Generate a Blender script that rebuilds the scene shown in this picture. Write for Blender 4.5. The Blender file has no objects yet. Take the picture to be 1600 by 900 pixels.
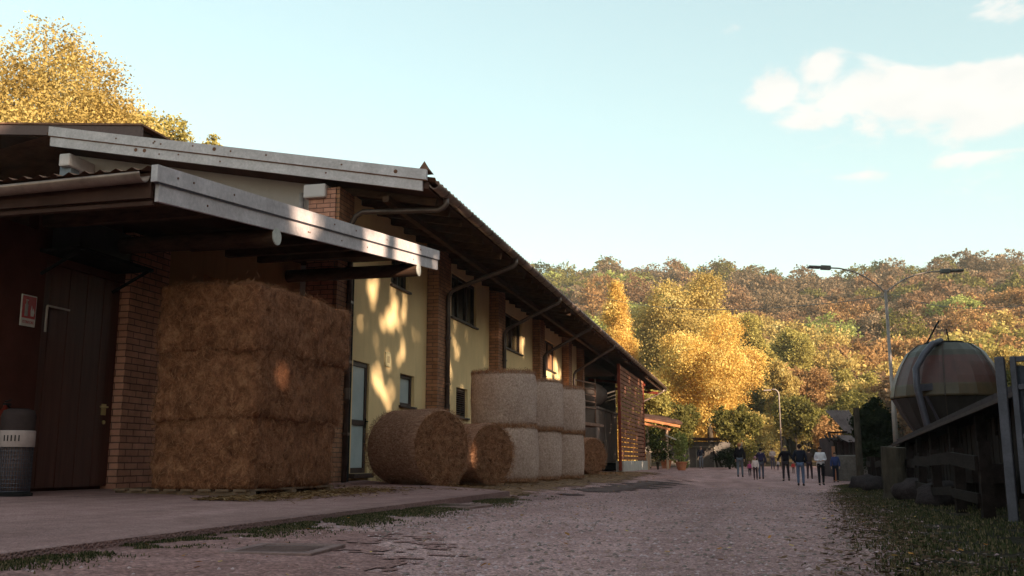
import bpy, bmesh, math, random
import numpy as np
from mathutils import Vector, Matrix, noise as mnoise
rad = math.radians
sc = bpy.context.scene
COL = sc.collection

# ------------------------------------------------------------------ camera
FPX = 1500.0; PITCH = math.atan(270/1500); YAW = rad(14.0); CAMZ = 0.45
cam_d = bpy.data.cameras.new('camera'); cam = bpy.data.objects.new('camera', cam_d); COL.objects.link(cam)
cam_d.sensor_width = 36; cam_d.lens = 36*FPX/1600; cam_d.clip_end = 3000; cam_d.clip_start = 0.05
cam.location = (0, 0, CAMZ); cam.rotation_euler = (math.pi/2+PITCH, 0, YAW)
sc.camera = cam
# ------------------------------------------------------------------ light
SUN_AZ = 121.0; SUN_EL = 15.0
S = Vector((math.sin(rad(SUN_AZ))*math.cos(rad(SUN_EL)), math.cos(rad(SUN_AZ))*math.cos(rad(SUN_EL)), math.sin(rad(SUN_EL))))
sl = bpy.data.lights.new('sun', 'SUN'); sl.energy = 3.0; sl.angle = rad(0.53); sl.color = (1.0, 0.83, 0.58)
so = bpy.data.objects.new('sun', sl); COL.objects.link(so)
so.rotation_euler = S.to_track_quat('Z', 'Y').to_euler()
sc.view_settings.view_transform = 'Standard'; sc.view_settings.look = 'None'
sc.view_settings.exposure = 1.98; sc.view_settings.gamma = 1.0
sc.render.engine = 'CYCLES'
sc.cycles.max_bounces = 6; sc.cycles.diffuse_bounces = 3; sc.cycles.glossy_bounces = 2
sc.cycles.transmission_bounces = 4; sc.cycles.transparent_max_bounces = 4
sc.cycles.use_denoising = True

# ------------------------------------------------------------------ pixel rays (used to find real positions)
cp, sp, cy, sy = math.cos(PITCH), math.sin(PITCH), math.cos(YAW), math.sin(YAW)
FW = Vector((-sy*cp, cy*cp, sp)); RT = Vector((cy, sy, 0)); UP = Vector((sy*sp, -cy*sp, cp))
C0 = Vector((0, 0, CAMZ))
def ray(px, py): return FW + RT*((px-800)/FPX) + UP*((450-py)/FPX)
def at(px, py, d):          # point at horizontal distance d along the pixel's ray
    r = ray(px, py); return C0 + r*(d/math.hypot(r.x, r.y))
def onX(px, py, X): r = ray(px, py); return C0 + r*(X/r.x)
def onY(px, py, Y): r = ray(px, py); return C0 + r*(Y/r.y)

# ------------------------------------------------------------------ world: sky + clouds
W = bpy.data.worlds.new('World'); sc.world = W; W.use_nodes = True
nt = W.node_tree; N = nt.nodes; L = nt.links
for n in list(N): N.remove(n)
out = N.new('ShaderNodeOutputWorld'); bg = N.new('ShaderNodeBackground'); bg.inputs[1].default_value = 0.135
sky = N.new('ShaderNodeTexSky'); sky.sky_type = 'NISHITA'; sky.sun_disc = False
sky.sun_elevation = rad(SUN_EL); sky.sun_rotation = rad(SUN_AZ); sky.air_density = 1.0; sky.dust_density = 1.2; sky.ozone_density = 0.6
tint = N.new('ShaderNodeMix'); tint.data_type = 'RGBA'; tint.blend_type = 'MULTIPLY'; tint.inputs[0].default_value = 1
gam = N.new('ShaderNodeGamma'); gam.inputs[1].default_value = .6; L.new(sky.outputs[0], gam.inputs[0])
L.new(gam.outputs[0], tint.inputs[6]); tint.inputs[7].default_value = (0.97, 1.06, 0.90, 1)
tc = N.new('ShaderNodeTexCoord')
def math_n(op, a, b=None, tree=None):
    n = (tree or nt).nodes.new('ShaderNodeMath'); n.operation = op
    for i, v in ((0, a), (1, b)):
        if v is None: continue
        if isinstance(v, (int, float)): n.inputs[i].default_value = v
        else: (tree or nt).links.new(v, n.inputs[i])
    return n.outputs[0]
cn = N.new('ShaderNodeTexNoise'); cn.inputs['Scale'].default_value = 11; cn.inputs['Detail'].default_value = 9; cn.inputs['Roughness'].default_value = .58; cn.inputs['Distortion'].default_value = .35
mp = N.new('ShaderNodeMapping'); mp.inputs['Scale'].default_value = (1, 1, 2.1); L.new(tc.outputs['Generated'], mp.inputs[0]); L.new(mp.outputs[0], cn.inputs['Vector'])
blobs = None
for px, py, rx, ry, wgt in [(1440, 150, 150, 42, 1.1), (1550, 145, 100, 46, 1.1), (1310, 185, 85, 22, .9), (1200, 148, 36, 24, .95), (1285, 105, 28, 26, .8), (1560, 240, 60, 12, .5), (1600, 300, 50, 12, .35), (1352, 277, 40, 9, .42), (1550, 18, 50, 18, .5), (1145, 45, 22, 14, .42), (1415, 20, 30, 10, .4),
                            (1720, 150, 100, 40, .9), (2300, 100, 250, 70, .9), (-900, 200, 300, 80, .8)]:
    d0 = ray(px, py).normalized(); ux = Vector((-d0.y, d0.x, 0)).normalized(); uz = ux.cross(d0)
    def dot(v):
        n = N.new('ShaderNodeVectorMath'); n.operation = 'DOT_PRODUCT'; L.new(tc.outputs['Generated'], n.inputs[0]); n.inputs[1].default_value = v; return n.outputs['Value']
    a = math_n('MULTIPLY', dot(ux), FPX/rx); b = math_n('MULTIPLY', dot(uz), FPX/ry)
    r2 = math_n('ADD', math_n('MULTIPLY', a, a), math_n('MULTIPLY', b, b))
    front = math_n('GREATER_THAN', dot(d0), 0.2)
    v = math_n('MULTIPLY', math_n('MULTIPLY', math_n('POWER', 2.718, math_n('MULTIPLY', r2, -0.55)), wgt), front)
    blobs = v if blobs is None else math_n('MAXIMUM', blobs, v)
mask = math_n('ADD', math_n('MULTIPLY', blobs, 1.25), math_n('MULTIPLY', math_n('SUBTRACT', cn.outputs[0], .52), 3.0))
mr = N.new('ShaderNodeMapRange'); mr.interpolation_type = 'SMOOTHSTEP'; L.new(mask, mr.inputs[0]); mr.inputs[1].default_value = .42; mr.inputs[2].default_value = .90
gate_ = math_n('MULTIPLY', mr.outputs[0], math_n('GREATER_THAN', blobs, .02))
cm = N.new('ShaderNodeMix'); cm.data_type = 'RGBA'; L.new(math_n('MULTIPLY', gate_, .9), cm.inputs[0]); L.new(tint.outputs[2], cm.inputs[6]); cs = N.new('ShaderNodeMix'); cs.data_type = 'RGBA'; cn2 = N.new('ShaderNodeTexNoise'); cn2.inputs['Scale'].default_value = 16; cn2.inputs['Detail'].default_value = 7; L.new(mp.outputs[0], cn2.inputs['Vector'])
mr2 = N.new('ShaderNodeMapRange'); L.new(cn2.outputs[0], mr2.inputs[0]); mr2.inputs[1].default_value = .4; mr2.inputs[2].default_value = .6; L.new(mr2.outputs[0], cs.inputs[0]); cs.inputs[6].default_value = (1.80, 1.80, 1.74, 1); cs.inputs[7].default_value = (2.0, 1.93, 1.84, 1); L.new(cs.outputs[2], cm.inputs[7])
L.new(cm.outputs[2], bg.inputs[0]); L.new(bg.outputs[0], out.inputs[0])

# ------------------------------------------------------------------ object helpers
def tag(o, label=None, cat=None, group=None, kind=None):
    if label: o['label'] = label
    if cat: o['category'] = cat
    if group: o['group'] = group
    if kind: o['kind'] = kind
    return o
def thing(name, label, cat, loc=(0, 0, 0), rz=0, group=None):
    o = bpy.data.objects.new(name, None); COL.objects.link(o); o.location = loc; o.rotation_euler = (0, 0, rz)
    o.empty_display_size = .2
    return tag(o, label, cat, group)
class MB:
    def __init__(s): s.v = []; s.f = []; s.mi = []
    def add(s, v, f, mi=0):
        b = len(s.v); s.v += [tuple(p) for p in v]; s.f += [[i+b for i in q] for q in f]; s.mi += [mi]*len(f)
    def box(s, x0, x1, y0, y1, z0, z1, mi=0):
        v = [(x, y, z) for z in (z0, z1) for y in (y0, y1) for x in (x0, x1)]
        s.add(v, [(0, 2, 3, 1), (4, 5, 7, 6), (0, 1, 5, 4), (2, 6, 7, 3), (0, 4, 6, 2), (1, 3, 7, 5)], mi)
    def bar(s, p0, p1, w, h, mi=0, upv=(0, 0, 1)):
        p0, p1 = Vector(p0), Vector(p1); d = (p1-p0).normalized(); u = Vector(upv)
        a = d.cross(u)
        if a.length < 1e-4: a = Vector((1, 0, 0))
        a.normalize(); b = a.cross(d)
        v = [p + a*(w/2*i) + b*(h/2*j) for p in (p0, p1) for i, j in ((-1, -1), (1, -1), (1, 1), (-1, 1))]
        s.add(v, [(3, 2, 1, 0), (4, 5, 6, 7), (0, 1, 5, 4), (1, 2, 6, 5), (2, 3, 7, 6), (3, 0, 4, 7)], mi)
    def tube(s, pts, r, seg=10, mi=0, cap=True):
        pts = [Vector(p) for p in pts]; n = len(pts); rr = r if isinstance(r, (list, tuple)) else [r]*n
        v = []; ref = None
        for i, p in enumerate(pts):
            d = (pts[min(i+1, n-1)]-pts[max(i-1, 0)]).normalized()
            if ref is None: ref = d.orthogonal().normalized()
            ref = (ref - d*ref.dot(d)).normalized(); b = d.cross(ref)
            v += [p + (ref*math.cos(2*math.pi*k/seg)+b*math.sin(2*math.pi*k/seg))*rr[i] for k in range(seg)]
        f = [(i*seg+k, i*seg+(k+1) % seg, (i+1)*seg+(k+1) % seg, (i+1)*seg+k) for i in range(n-1) for k in range(seg)]
        if cap: f += [tuple(range(seg-1, -1, -1)), tuple((n-1)*seg+k for k in range(seg))]
        s.add(v, f, mi)
    def lathe(s, prof, c=(0, 0, 0), seg=24, mi=0, caps=True):
        v = [(c[0]+r*math.cos(2*math.pi*k/seg), c[1]+r*math.sin(2*math.pi*k/seg), c[2]+z) for r, z in prof for k in range(seg)]
        f = [(i*seg+k, i*seg+(k+1) % seg, (i+1)*seg+(k+1) % seg, (i+1)*seg+k) for i in range(len(prof)-1) for k in range(seg)]
        if caps: f += [tuple(range(seg-1, -1, -1)), tuple((len(prof)-1)*seg+k for k in range(seg))]
        s.add(v, f, mi)
    def build(s, name, mats, parent=None, smooth=False, bevel=0):
        me = bpy.data.meshes.new(name); me.from_pydata(s.v, [], s.f); me.update()
        mats = mats if isinstance(mats, (list, tuple)) else [mats]
        for m in mats: me.materials.append(m)
        if len(mats) > 1: me.polygons.foreach_set('material_index', s.mi)
        if smooth: me.polygons.foreach_set('use_smooth', [True]*len(s.f))
        o = bpy.data.objects.new(name, me); COL.objects.link(o)
        if parent: o.parent = parent
        if smooth == 'auto':
            pass
        if bevel:
            b = o.modifiers.new('bevel', 'BEVEL'); b.width = bevel; b.segments = 2; b.limit_method = 'ANGLE'
        return o
def np_quads(name, V, mats, tint=None, parent=None, midx=None):
    """V: (n,4,3) array of quads -> one mesh"""
    n = len(V); me = bpy.data.meshes.new(name)
    me.vertices.add(n*4); me.vertices.foreach_set('co', V.reshape(-1).astype(np.float32))
    me.loops.add(n*4); me.loops.foreach_set('vertex_index', np.arange(n*4, dtype=np.int32))
    me.polygons.add(n); me.polygons.foreach_set('loop_start', np.arange(0, n*4, 4, dtype=np.int32))
    try: me.polygons.foreach_set('loop_total', np.full(n, 4, dtype=np.int32))
    except Exception: pass
    if tint is not None:
        a = me.attributes.new('tint', 'FLOAT', 'FACE'); a.data.foreach_set('value', tint.astype(np.float32))
    for m in (mats if isinstance(mats, (list, tuple)) else [mats]): me.materials.append(m)
    if midx is not None: me.polygons.foreach_set('material_index', midx.astype(np.int32))
    me.update(calc_edges=True)
    o = bpy.data.objects.new(name, me); COL.objects.link(o)
    if parent: o.parent = parent
    return o
def leaf_quads(P, size, rng, up=0.0, aspect=.62):
    """random oriented rhombic leaves about points P"""
    n = len(P); a = rng.normal(size=(n, 3)); a /= np.linalg.norm(a, axis=1, keepdims=True)
    b = rng.normal(size=(n, 3)); b -= a*(a*b).sum(1, keepdims=True); b /= np.linalg.norm(b, axis=1, keepdims=True)
    s = (size*(.6+.8*rng.random(n)))[:, None]
    A = a*s*.5; B = b*s*.5*aspect
    return np.stack([P-A, P+B-A*.1, P+A, P-B-A*.1], axis=1)

# ------------------------------------------------------------------ materials
MATS = {}
def new_mat(name):
    m = bpy.data.materials.new(name); m.use_nodes = True; t = m.node_tree
    b = t.nodes['Principled BSDF']; b.inputs['Roughness'].default_value = .8
    try: b.inputs['Specular IOR Level'].default_value = .06
    except Exception: pass
    return m, t, b
def add_noise(t, coord, scale, detail=5, rough=.6, stretch=(1, 1, 1), dist=0):
    mpn = t.nodes.new('ShaderNodeMapping'); mpn.inputs['Scale'].default_value = stretch
    t.links.new(coord, mpn.inputs[0]); n = t.nodes.new('ShaderNodeTexNoise')
    n.inputs['Scale'].default_value = scale; n.inputs['Detail'].default_value = detail; n.inputs['Roughness'].default_value = rough
    n.inputs['Distortion'].default_value = dist
    t.links.new(mpn.outputs[0], n.inputs['Vector']); return n.outputs[0]
def ramp(t, fac, stops):
    r = t.nodes.new('ShaderNodeValToRGB'); e = r.color_ramp.elements
    while len(e) > 2: e.remove(e[-1])
    for i, (p, c) in enumerate(stops):
        el = e[i] if i < 2 else e.new(p)
        el.position = p; el.color = (*c, 1)
    if not isinstance(fac, (int, float)): t.links.new(fac, r.inputs[0])
    return r.outputs[0]
def mixc(t, fac, a, b, mode='MIX'):
    n = t.nodes.new('ShaderNodeMix'); n.data_type = 'RGBA'; n.blend_type = mode
    for i, v in ((0, fac), (6, a), (7, b)):
        if isinstance(v, (int, float)): n.inputs[i].default_value = v
        elif isinstance(v, tuple): n.inputs[i].default_value = (*v, 1)
        else: t.links.new(v, n.inputs[i])
    return n.outputs[2]
def pos(t, obj=False):
    if obj: return t.nodes.new('ShaderNodeTexCoord').outputs['Object']
    return t.nodes.new('ShaderNodeNewGeometry').outputs['Position']
def bump(t, b, h, strength=.5, dist=.02):
    n = t.nodes.new('ShaderNodeBump'); n.inputs['Strength'].default_value = strength; n.inputs['Distance'].default_value = dist
    t.links.new(h, n.inputs['Height']); t.links.new(n.outputs[0], b.inputs['Normal']); return n
def surf(name, c1, c2, scale=4, rough=.8, bs=.3, bd=.01, stretch=(1, 1, 1), obj=False, metal=0, detail=6, lo=.3, hi=.7, grain=0):
    if name in MATS: return MATS[name]
    m, t, b = new_mat(name); co = pos(t, obj)
    n = add_noise(t, co, scale, detail, .65, stretch)
    col = ramp(t, n, [(lo, c1), (hi, c2)])
    if grain:
        g2 = add_noise(t, co, scale*9, 3, .6, stretch)
        col = mixc(t, grain, col, ramp(t, g2, [(.3, (.35, .35, .35)), (.7, (1.3, 1.3, 1.3))]), 'MULTIPLY')
        bump(t, b, g2, bs, bd)
    elif bs: bump(t, b, n, bs, bd)
    t.links.new(col, b.inputs['Base Color']); b.inputs['Roughness'].default_value = rough; b.inputs['Metallic'].default_value = metal
    if rough < .6: b.inputs['Specular IOR Level'].default_value = .35
    MATS[name] = m; return m

M_plaster = (lambda: None)
def plaster(name, base, dirt, streak=.5):
    m, t, b = new_mat(name); co = pos(t)
    n1 = add_noise(t, co, .7, 5, .6); n2 = add_noise(t, co, 3, 6, .7, (1, 2.2, .25)); n3 = add_noise(t, co, 60, 3, .5)
    c = mixc(t, ramp(t, n1, [(.35, (0, 0, 0)), (.7, (1, 1, 1))]), base, tuple(x*.84 for x in base))
    c = mixc(t, ramp(t, n2, [(.52, (0, 0, 0)), (.78, (streak,)*3)]), c, dirt)
    sepz = t.nodes.new('ShaderNodeSeparateXYZ'); t.links.new(co, sepz.inputs[0])
    low = t.nodes.new('ShaderNodeMapRange'); t.links.new(sepz.outputs[2], low.inputs[0]); low.inputs[1].default_value = .75; low.inputs[2].default_value = .05
    c = mixc(t, math_n('MULTIPLY', math_n('MULTIPLY', low.outputs[0], n2, t), 1.1, t), c, dirt)
    t.links.new(c, b.inputs['Base Color']); bump(t, b, n3, .35, .006); b.inputs['Roughness'].default_value = .92; return m
M_yellow = plaster('yellow_plaster', (.86, .60, .33), (.25, .17, .10), .22)
M_annexpl = plaster('annex_plaster', (.40, .21, .10), (.18, .09, .05))
M_white = plaster('white_plaster', (.60, .50, .51), (.30, .25, .25), .35)
def brick_mat(name, c1, c2, mortar):
    m, t, b = new_mat(name); co = pos(t)
    s = t.nodes.new('ShaderNodeSeparateXYZ'); t.links.new(co, s.inputs[0])
    c = t.nodes.new('ShaderNodeCombineXYZ'); t.links.new(math_n('ADD', s.outputs[0], s.outputs[1], t), c.inputs[0]); t.links.new(s.outputs[2], c.inputs[1])
    w = add_noise(t, co, 6, 3); wob = t.nodes.new('ShaderNodeVectorMath'); wob.operation = 'ADD'; t.links.new(c.outputs[0], wob.inputs[0])
    wc = t.nodes.new('ShaderNodeCombineXYZ'); t.links.new(math_n('MULTIPLY', math_n('SUBTRACT', w, .5, t), .012, t), wc.inputs[1]); t.links.new(wc.outputs[0], wob.inputs[1])
    br = t.nodes.new('ShaderNodeTexBrick'); t.links.new(wob.outputs[0], br.inputs['Vector'])
    br.inputs['Scale'].default_value = 1; br.inputs['Brick Width'].default_value = .27; br.inputs['Row Height'].default_value = .085
    br.inputs['Mortar Size'].default_value = .008; br.inputs['Mortar Smooth'].default_value = .25; br.inputs['Bias'].default_value = -.1
    br.inputs['Color1'].default_value = (*c1, 1); br.inputs['Color2'].default_value = (*c2, 1); br.inputs['Mortar'].default_value = (*mortar, 1)
    n = add_noise(t, co, 5, 5); col = mixc(t, .55, br.outputs[0], ramp(t, n, [(.3, (.5, .48, .45)), (.7, (1.25, 1.2, 1.15))]), 'MULTIPLY')
    t.links.new(col, b.inputs['Base Color']); b.inputs['Roughness'].default_value = .9
    inv = math_n('SUBTRACT', 1, br.outputs[1], t); bump(t, b, inv, .9, .008); return m
M_brick = brick_mat('brown_brick', (.42, .20, .12), (.30, .14, .09), (.13, .085, .07))
M_brickl = brick_mat('light_brick', (.58, .27, .20), (.45, .20, .15), (.16, .08, .07))
M_galv = surf('galvanised_sheet', (.46, .38, .40), (.64, .54, .57), 2.5, .6, .1, .003, metal=.15, grain=.25)
M_galvd = surf('dull_galvanised', (.055, .046, .062), (.095, .08, .105), 5, .5, .1, .003, metal=.4, grain=.3)
M_rust = surf('rusty_seam', (.12, .05, .03), (.22, .11, .08), 8, .9)
M_gutter = surf('painted_gutter', (.18, .11, .09), (.42, .30, .26), 1.3, .38, .1, .003, metal=.5, grain=.3)
M_pipe = surf('brown_pipe', (.07, .045, .04), (.15, .10, .09), 3, .38, .1, .003, metal=.4)
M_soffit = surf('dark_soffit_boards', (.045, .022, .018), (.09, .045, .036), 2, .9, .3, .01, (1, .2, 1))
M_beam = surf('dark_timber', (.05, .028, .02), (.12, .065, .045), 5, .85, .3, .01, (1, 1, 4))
M_logend = surf('sawn_log_end', (.42, .38, .36), (.62, .57, .54), 9, .8)
M_door = surf('brown_door_wood', (.07, .020, .015), (.115, .036, .027), 3, .55, .2, .004, (6, 6, .4))
M_frame = surf('dark_window_frame', (.035, .02, .018), (.07, .04, .035), 6, .5)
M_brass = surf('brass', (.6, .45, .2), (.7, .5, .25), 10, .35, 0, metal=.8)
M_tile = surf('roof_tile', (.14, .065, .045), (.30, .15, .10), 3, .85, .3, .01, grain=.3)
M_corr = surf('corrugated_roof_grey', (.12, .08, .078), (.22, .155, .15), 2, .8, .2, .004, grain=.3)
M_black = surf('black_iron', (.010, .009, .010), (.025, .02, .022), 6, .85)
M_concrete = surf('concrete', (.32, .27, .25), (.48, .42, .39), 2.2, .9, .3, .006, grain=.3)
M_stonewall = surf('rough_grey_wall', (.10, .08, .075), (.22, .18, .165), 1.5, .95, .5, .03, grain=.4)
M_slat = surf('red_brown_slats', (.13, .05, .033), (.30, .13, .085), 1.6, .75, .3, .006, (1, 3, .6), grain=.35)
M_redframe = surf('red_frame', (.16, .03, .02), (.24, .05, .03), 4, .6)
M_greyp = surf('grey_metal_panel', (.26, .185, .17), (.34, .25, .235), 1.5, .6, .05, .003, grain=.15)
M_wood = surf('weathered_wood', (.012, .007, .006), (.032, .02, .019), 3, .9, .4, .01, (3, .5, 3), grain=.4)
M_pallet = surf('pallet_wood', (.13, .075, .05), (.24, .15, .11), 6, .9, .4, .01)
M_terra = surf('terracotta', (.42, .14, .07), (.55, .22, .12), 6, .8)
M_bark = surf('bark', (.035, .025, .02), (.09, .065, .05), 5, .95, .6, .03, (2, 2, .5))
M_rock = surf('rock', (.02, .014, .014), (.055, .037, .038), 3, .95, .6, .04, grain=.4)
M_lampg = surf('lamp_post_steel', (.22, .16, .145), (.32, .25, .23), 4, .5, 0, metal=.5)
def plain(name, c, rough=.8, metal=0):
    if name in MATS: return MATS[name]
    return surf(name, tuple(x*.85 for x in c), tuple(min(1, x*1.12) for x in c), 14, rough, .15, .004, obj=True, metal=metal)
M_glass = bpy.data.materials.new('window_glass'); M_glass.use_nodes = True
_b = M_glass.node_tree.nodes['Principled BSDF']; _b.inputs['Base Color'].default_value = (.02, .02, .022, 1); _b.inputs['Roughness'].default_value = .12
M_glassl = surf('frosted_pane', (.36, .40, .42), (.50, .54, .56), .9, .22, 0)
M_glassd = surf('dark_pane', (.015, .012, .012), (.05, .035, .03), 1.5, .2, 0)

def hay_mat(name, dark, mid, light, stretch=(1, 1, 1), scale=10, tb=.0):
    m, t, b = new_mat(name); co = pos(t, True)
    n1 = add_noise(t, co, scale, 8, .72, stretch, .6); n2 = add_noise(t, co, 1.7, 4, .6); n3 = add_noise(t, co, scale*5, 4, .7, stretch)
    c = ramp(t, n1, [(.30, dark), (.52, mid), (.74, light)])
    c = mixc(t, .6, c, ramp(t, n3, [(.32, (.4, .4, .4)), (.68, (1.35, 1.35, 1.35))]), 'MULTIPLY')
    c = mixc(t, .5, c, ramp(t, n2, [(.3, (.7, .66, .62)), (.7, (1.2, 1.2, 1.2))]), 'MULTIPLY')
    at_ = t.nodes.new('ShaderNodeAttribute'); at_.attribute_name = 'tint'
    c = mixc(t, math_n('MULTIPLY', at_.outputs['Fac'], .7, t), c, light)
    t.links.new(c, b.inputs['Base Color']); b.inputs['Roughness'].default_value = .85
    bump(t, b, math_n('ADD', n1, math_n('MULTIPLY', n3, .5, t), t), .8, .04); return m
M_hayb = hay_mat('brown_hay', (.08, .027, .015), (.28, .108, .058), (.52, .25, .14), (1, 1, .8), 9)
M_hayr = hay_mat('round_bale_hay', (.05, .017, .01), (.29, .115, .062), (.62, .32, .19), (1, 1, 1), 11)
M_hayp = hay_mat('pale_bale_hay', (.34, .20, .165), (.60, .40, .34), (.78, .58, .52), (1, 1, 1), 22)
M_hayside = hay_mat('wrapped_hay', (.14, .06, .04), (.44, .215, .145), (.74, .44, .34), (.5, 2.4, 2.4), 16)

def leaf_mat(name, stops, transl=.35):
    if name in MATS: return MATS[name]
    m = bpy.data.materials.new(name); m.use_nodes = True; t = m.node_tree
    for n in list(t.nodes): t.nodes.remove(n)
    o = t.nodes.new('ShaderNodeOutputMaterial'); a = t.nodes.new('ShaderNodeAttribute'); a.attribute_name = 'tint'
    c = ramp(t, a.outputs['Fac'], stops)
    d = t.nodes.new('ShaderNodeBsdfDiffuse'); tr = t.nodes.new('ShaderNodeBsdfTranslucent'); mx = t.nodes.new('ShaderNodeMixShader')
    t.links.new(c, d.inputs[0]); t.links.new(c, tr.inputs[0]); mx.inputs[0].default_value = transl
    t.links.new(d.outputs[0], mx.inputs[1]); t.links.new(tr.outputs[0], mx.inputs[2]); t.links.new(mx.outputs[0], o.inputs[0])
    MATS[name] = m; return m
PAL = {
 'maple': leaf_mat('maple_leaves', [(0, (.32, .16, .05)), (.35, (.62, .37, .10)), (.7, (.80, .56, .18)), (1, (.86, .68, .30))]),
 'gold': leaf_mat('gold_leaves', [(0, (.20, .125, .04)), (.4, (.44, .30, .10)), (.8, (.58, .43, .16)), (1, (.66, .53, .25))]),
 'yellowgreen': leaf_mat('yellow_green_leaves', [(0, (.14, .11, .035)), (.4, (.34, .27, .08)), (.8, (.50, .40, .13)), (1, (.60, .49, .19))]),
 'palegreen': leaf_mat('pale_green_leaves', [(0, (.15, .16, .05)), (.5, (.32, .33, .10)), (1, (.46, .45, .16))]),
 'orange': leaf_mat('orange_leaves', [(0, (.16, .085, .04)), (.5, (.38, .205, .09)), (1, (.56, .33, .15))]),
 'rust': leaf_mat('rust_leaves', [(0, (.10, .055, .032)), (.5, (.25, .14, .08)), (1, (.40, .25, .15))]),
 'brown': leaf_mat('brown_twigs', [(0, (.09, .06, .038)), (.5, (.22, .145, .09)), (1, (.38, .26, .17))]),
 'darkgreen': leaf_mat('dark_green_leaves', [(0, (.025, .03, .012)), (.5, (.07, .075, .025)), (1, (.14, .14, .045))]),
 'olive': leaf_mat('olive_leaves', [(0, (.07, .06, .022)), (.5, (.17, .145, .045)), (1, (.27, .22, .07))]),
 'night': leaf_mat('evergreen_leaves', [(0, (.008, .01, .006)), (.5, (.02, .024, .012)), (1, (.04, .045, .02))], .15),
 'occ': leaf_mat('shade_tree_leaves', [(0, (.10, .07, .02)), (1, (.25, .18, .05))], .08),
}

# ------------------------------------------------------------------ ground
def sstep(a, b, x):
    t = min(1, max(0, (x-a)/(b-a))); return t*t*(3-2*t)
KY = [(-60, -.1), (0, -.06), (5, -.06), (10, -.10), (20, -.20), (30, -.30), (40, -.38), (47, -.30), (55, -.14), (66, .02), (90, .25), (115, .6), (700, 6)]
def lin(k, x):
    for (a, va), (b, vb) in zip(k, k[1:]):
        if x <= b: return va+(vb-va)*max(0, (x-a))/(b-a)
    return k[-1][1]
def g(x, y):
    k = sum(lin(KY, y+d) for d in (-2, 0, 2))/3
    s = sstep(-5.2, -.6, x); s = max(s, sstep(52, 66, y))
    z = -.03*(1-s)+k*s
    z += .12*sstep(1.6, 4.5, x)*(1-sstep(30, 40, y))
    z += mnoise.noise(Vector((x*.35, y*.35, 1)))*.02
    return z
def pave(x): return .015+.085*min(1, max(0, (-3.5-x)/4.4))
def ground_hit(px, py, lo=2, hi=120):
    r = ray(px, py); h = math.hypot(r.x, r.y)
    d = lo
    while d < hi:
        p = C0+r*(d/h)
        if p.z <= g(p.x, p.y): return p
        d += .05
    return p
def sheet(name, xs, ys, zf, mat, keep=None, **kw):
    mb = MB(); idx = {}
    for j, y in enumerate(ys):
        for i, x in enumerate(xs): idx[i, j] = len(mb.v); mb.v.append((x, y, zf(x, y)))
    for j in range(len(ys)-1):
        for i in range(len(xs)-1):
            if keep and not keep((xs[i]+xs[i+1])/2, (ys[j]+ys[j+1])/2): continue
            mb.f.append([idx[i, j], idx[i+1, j], idx[i+1, j+1], idx[i, j+1]]); mb.mi.append(0)
    o = mb.build(name, mat, smooth=True); return o
def frange(a, b, s):
    n = int(round((b-a)/s)); return [a+(b-a)*i/n for i in range(n+1)]
def ground_mat(name, cols, sc1, speck, obj=False):
    m, t, b = new_mat(name); co = pos(t)
    big = add_noise(t, co, .45, 4, .6); mid = add_noise(t, co, 4, 6, .7); fine = add_noise(t, co, 45, 4, .7)
    vor = t.nodes.new('ShaderNodeTexVoronoi'); vor.inputs['Scale'].default_value = sc1; t.links.new(co, vor.inputs['Vector'])
    c = ramp(t, big, [(.35, cols[0]), (.65, cols[1])]); c = mixc(t, ramp(t, mid, [(.4, (0, 0, 0)), (.65, (.8, .8, .8))]), c, cols[2])
    sv = t.nodes.new('ShaderNodeSeparateColor'); t.links.new(vor.outputs['Color'], sv.inputs[0])
    rut = add_noise(t, co, .55, 4, .6, (1.5, .16, 1), .3); c = mixc(t, .7, c, ramp(t, rut, [(.36, (.55, .52, .52)), (.62, (1.15, 1.12, 1.12))]), 'MULTIPLY')
    c = mixc(t, speck, c, ramp(t, sv.outputs[0], [(0, (.45, .42, .42)), (.6, (1, 1, 1)), (1, (1.9, 1.85, 1.8))]), 'MULTIPLY')
    c = mixc(t, .5, c, ramp(t, fine, [(.3, (.5, .5, .5)), (.7, (1.4, 1.4, 1.4))]), 'MULTIPLY')
    t.links.new(c, b.inputs['Base Color']); b.inputs['Roughness'].default_value = .95
    bump(t, b, math_n('ADD', math_n('MULTIPLY', vor.outputs['Distance'], -1, t), math_n('MULTIPLY', fine, .6, t), t), .9, .02); return m
M_gravel = ground_mat('gravel', [(.47, .27, .265), (.57, .35, .34), (.35, .195, .185)], 70, .6)
M_dirt = ground_mat('red_brown_dirt', [(.29, .15, .14), (.38, .21, .20), (.22, .11, .10)], 50, .5)
M_straw = ground_mat('straw_strewn_earth', [(.22, .12, .075), (.32, .19, .12), (.15, .085, .06)], 30, .6)
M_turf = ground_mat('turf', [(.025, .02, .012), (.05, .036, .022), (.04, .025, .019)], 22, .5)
M_pave = ground_mat('pavement_concrete', [(.40, .225, .215), (.45, .265, .25), (.31, .17, .16)], 70, .18)
M_blacktop = ground_mat('dark_earth_patches', [(.12, .075, .072), (.17, .11, .105), (.09, .058, .055)], 35, .6)

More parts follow.
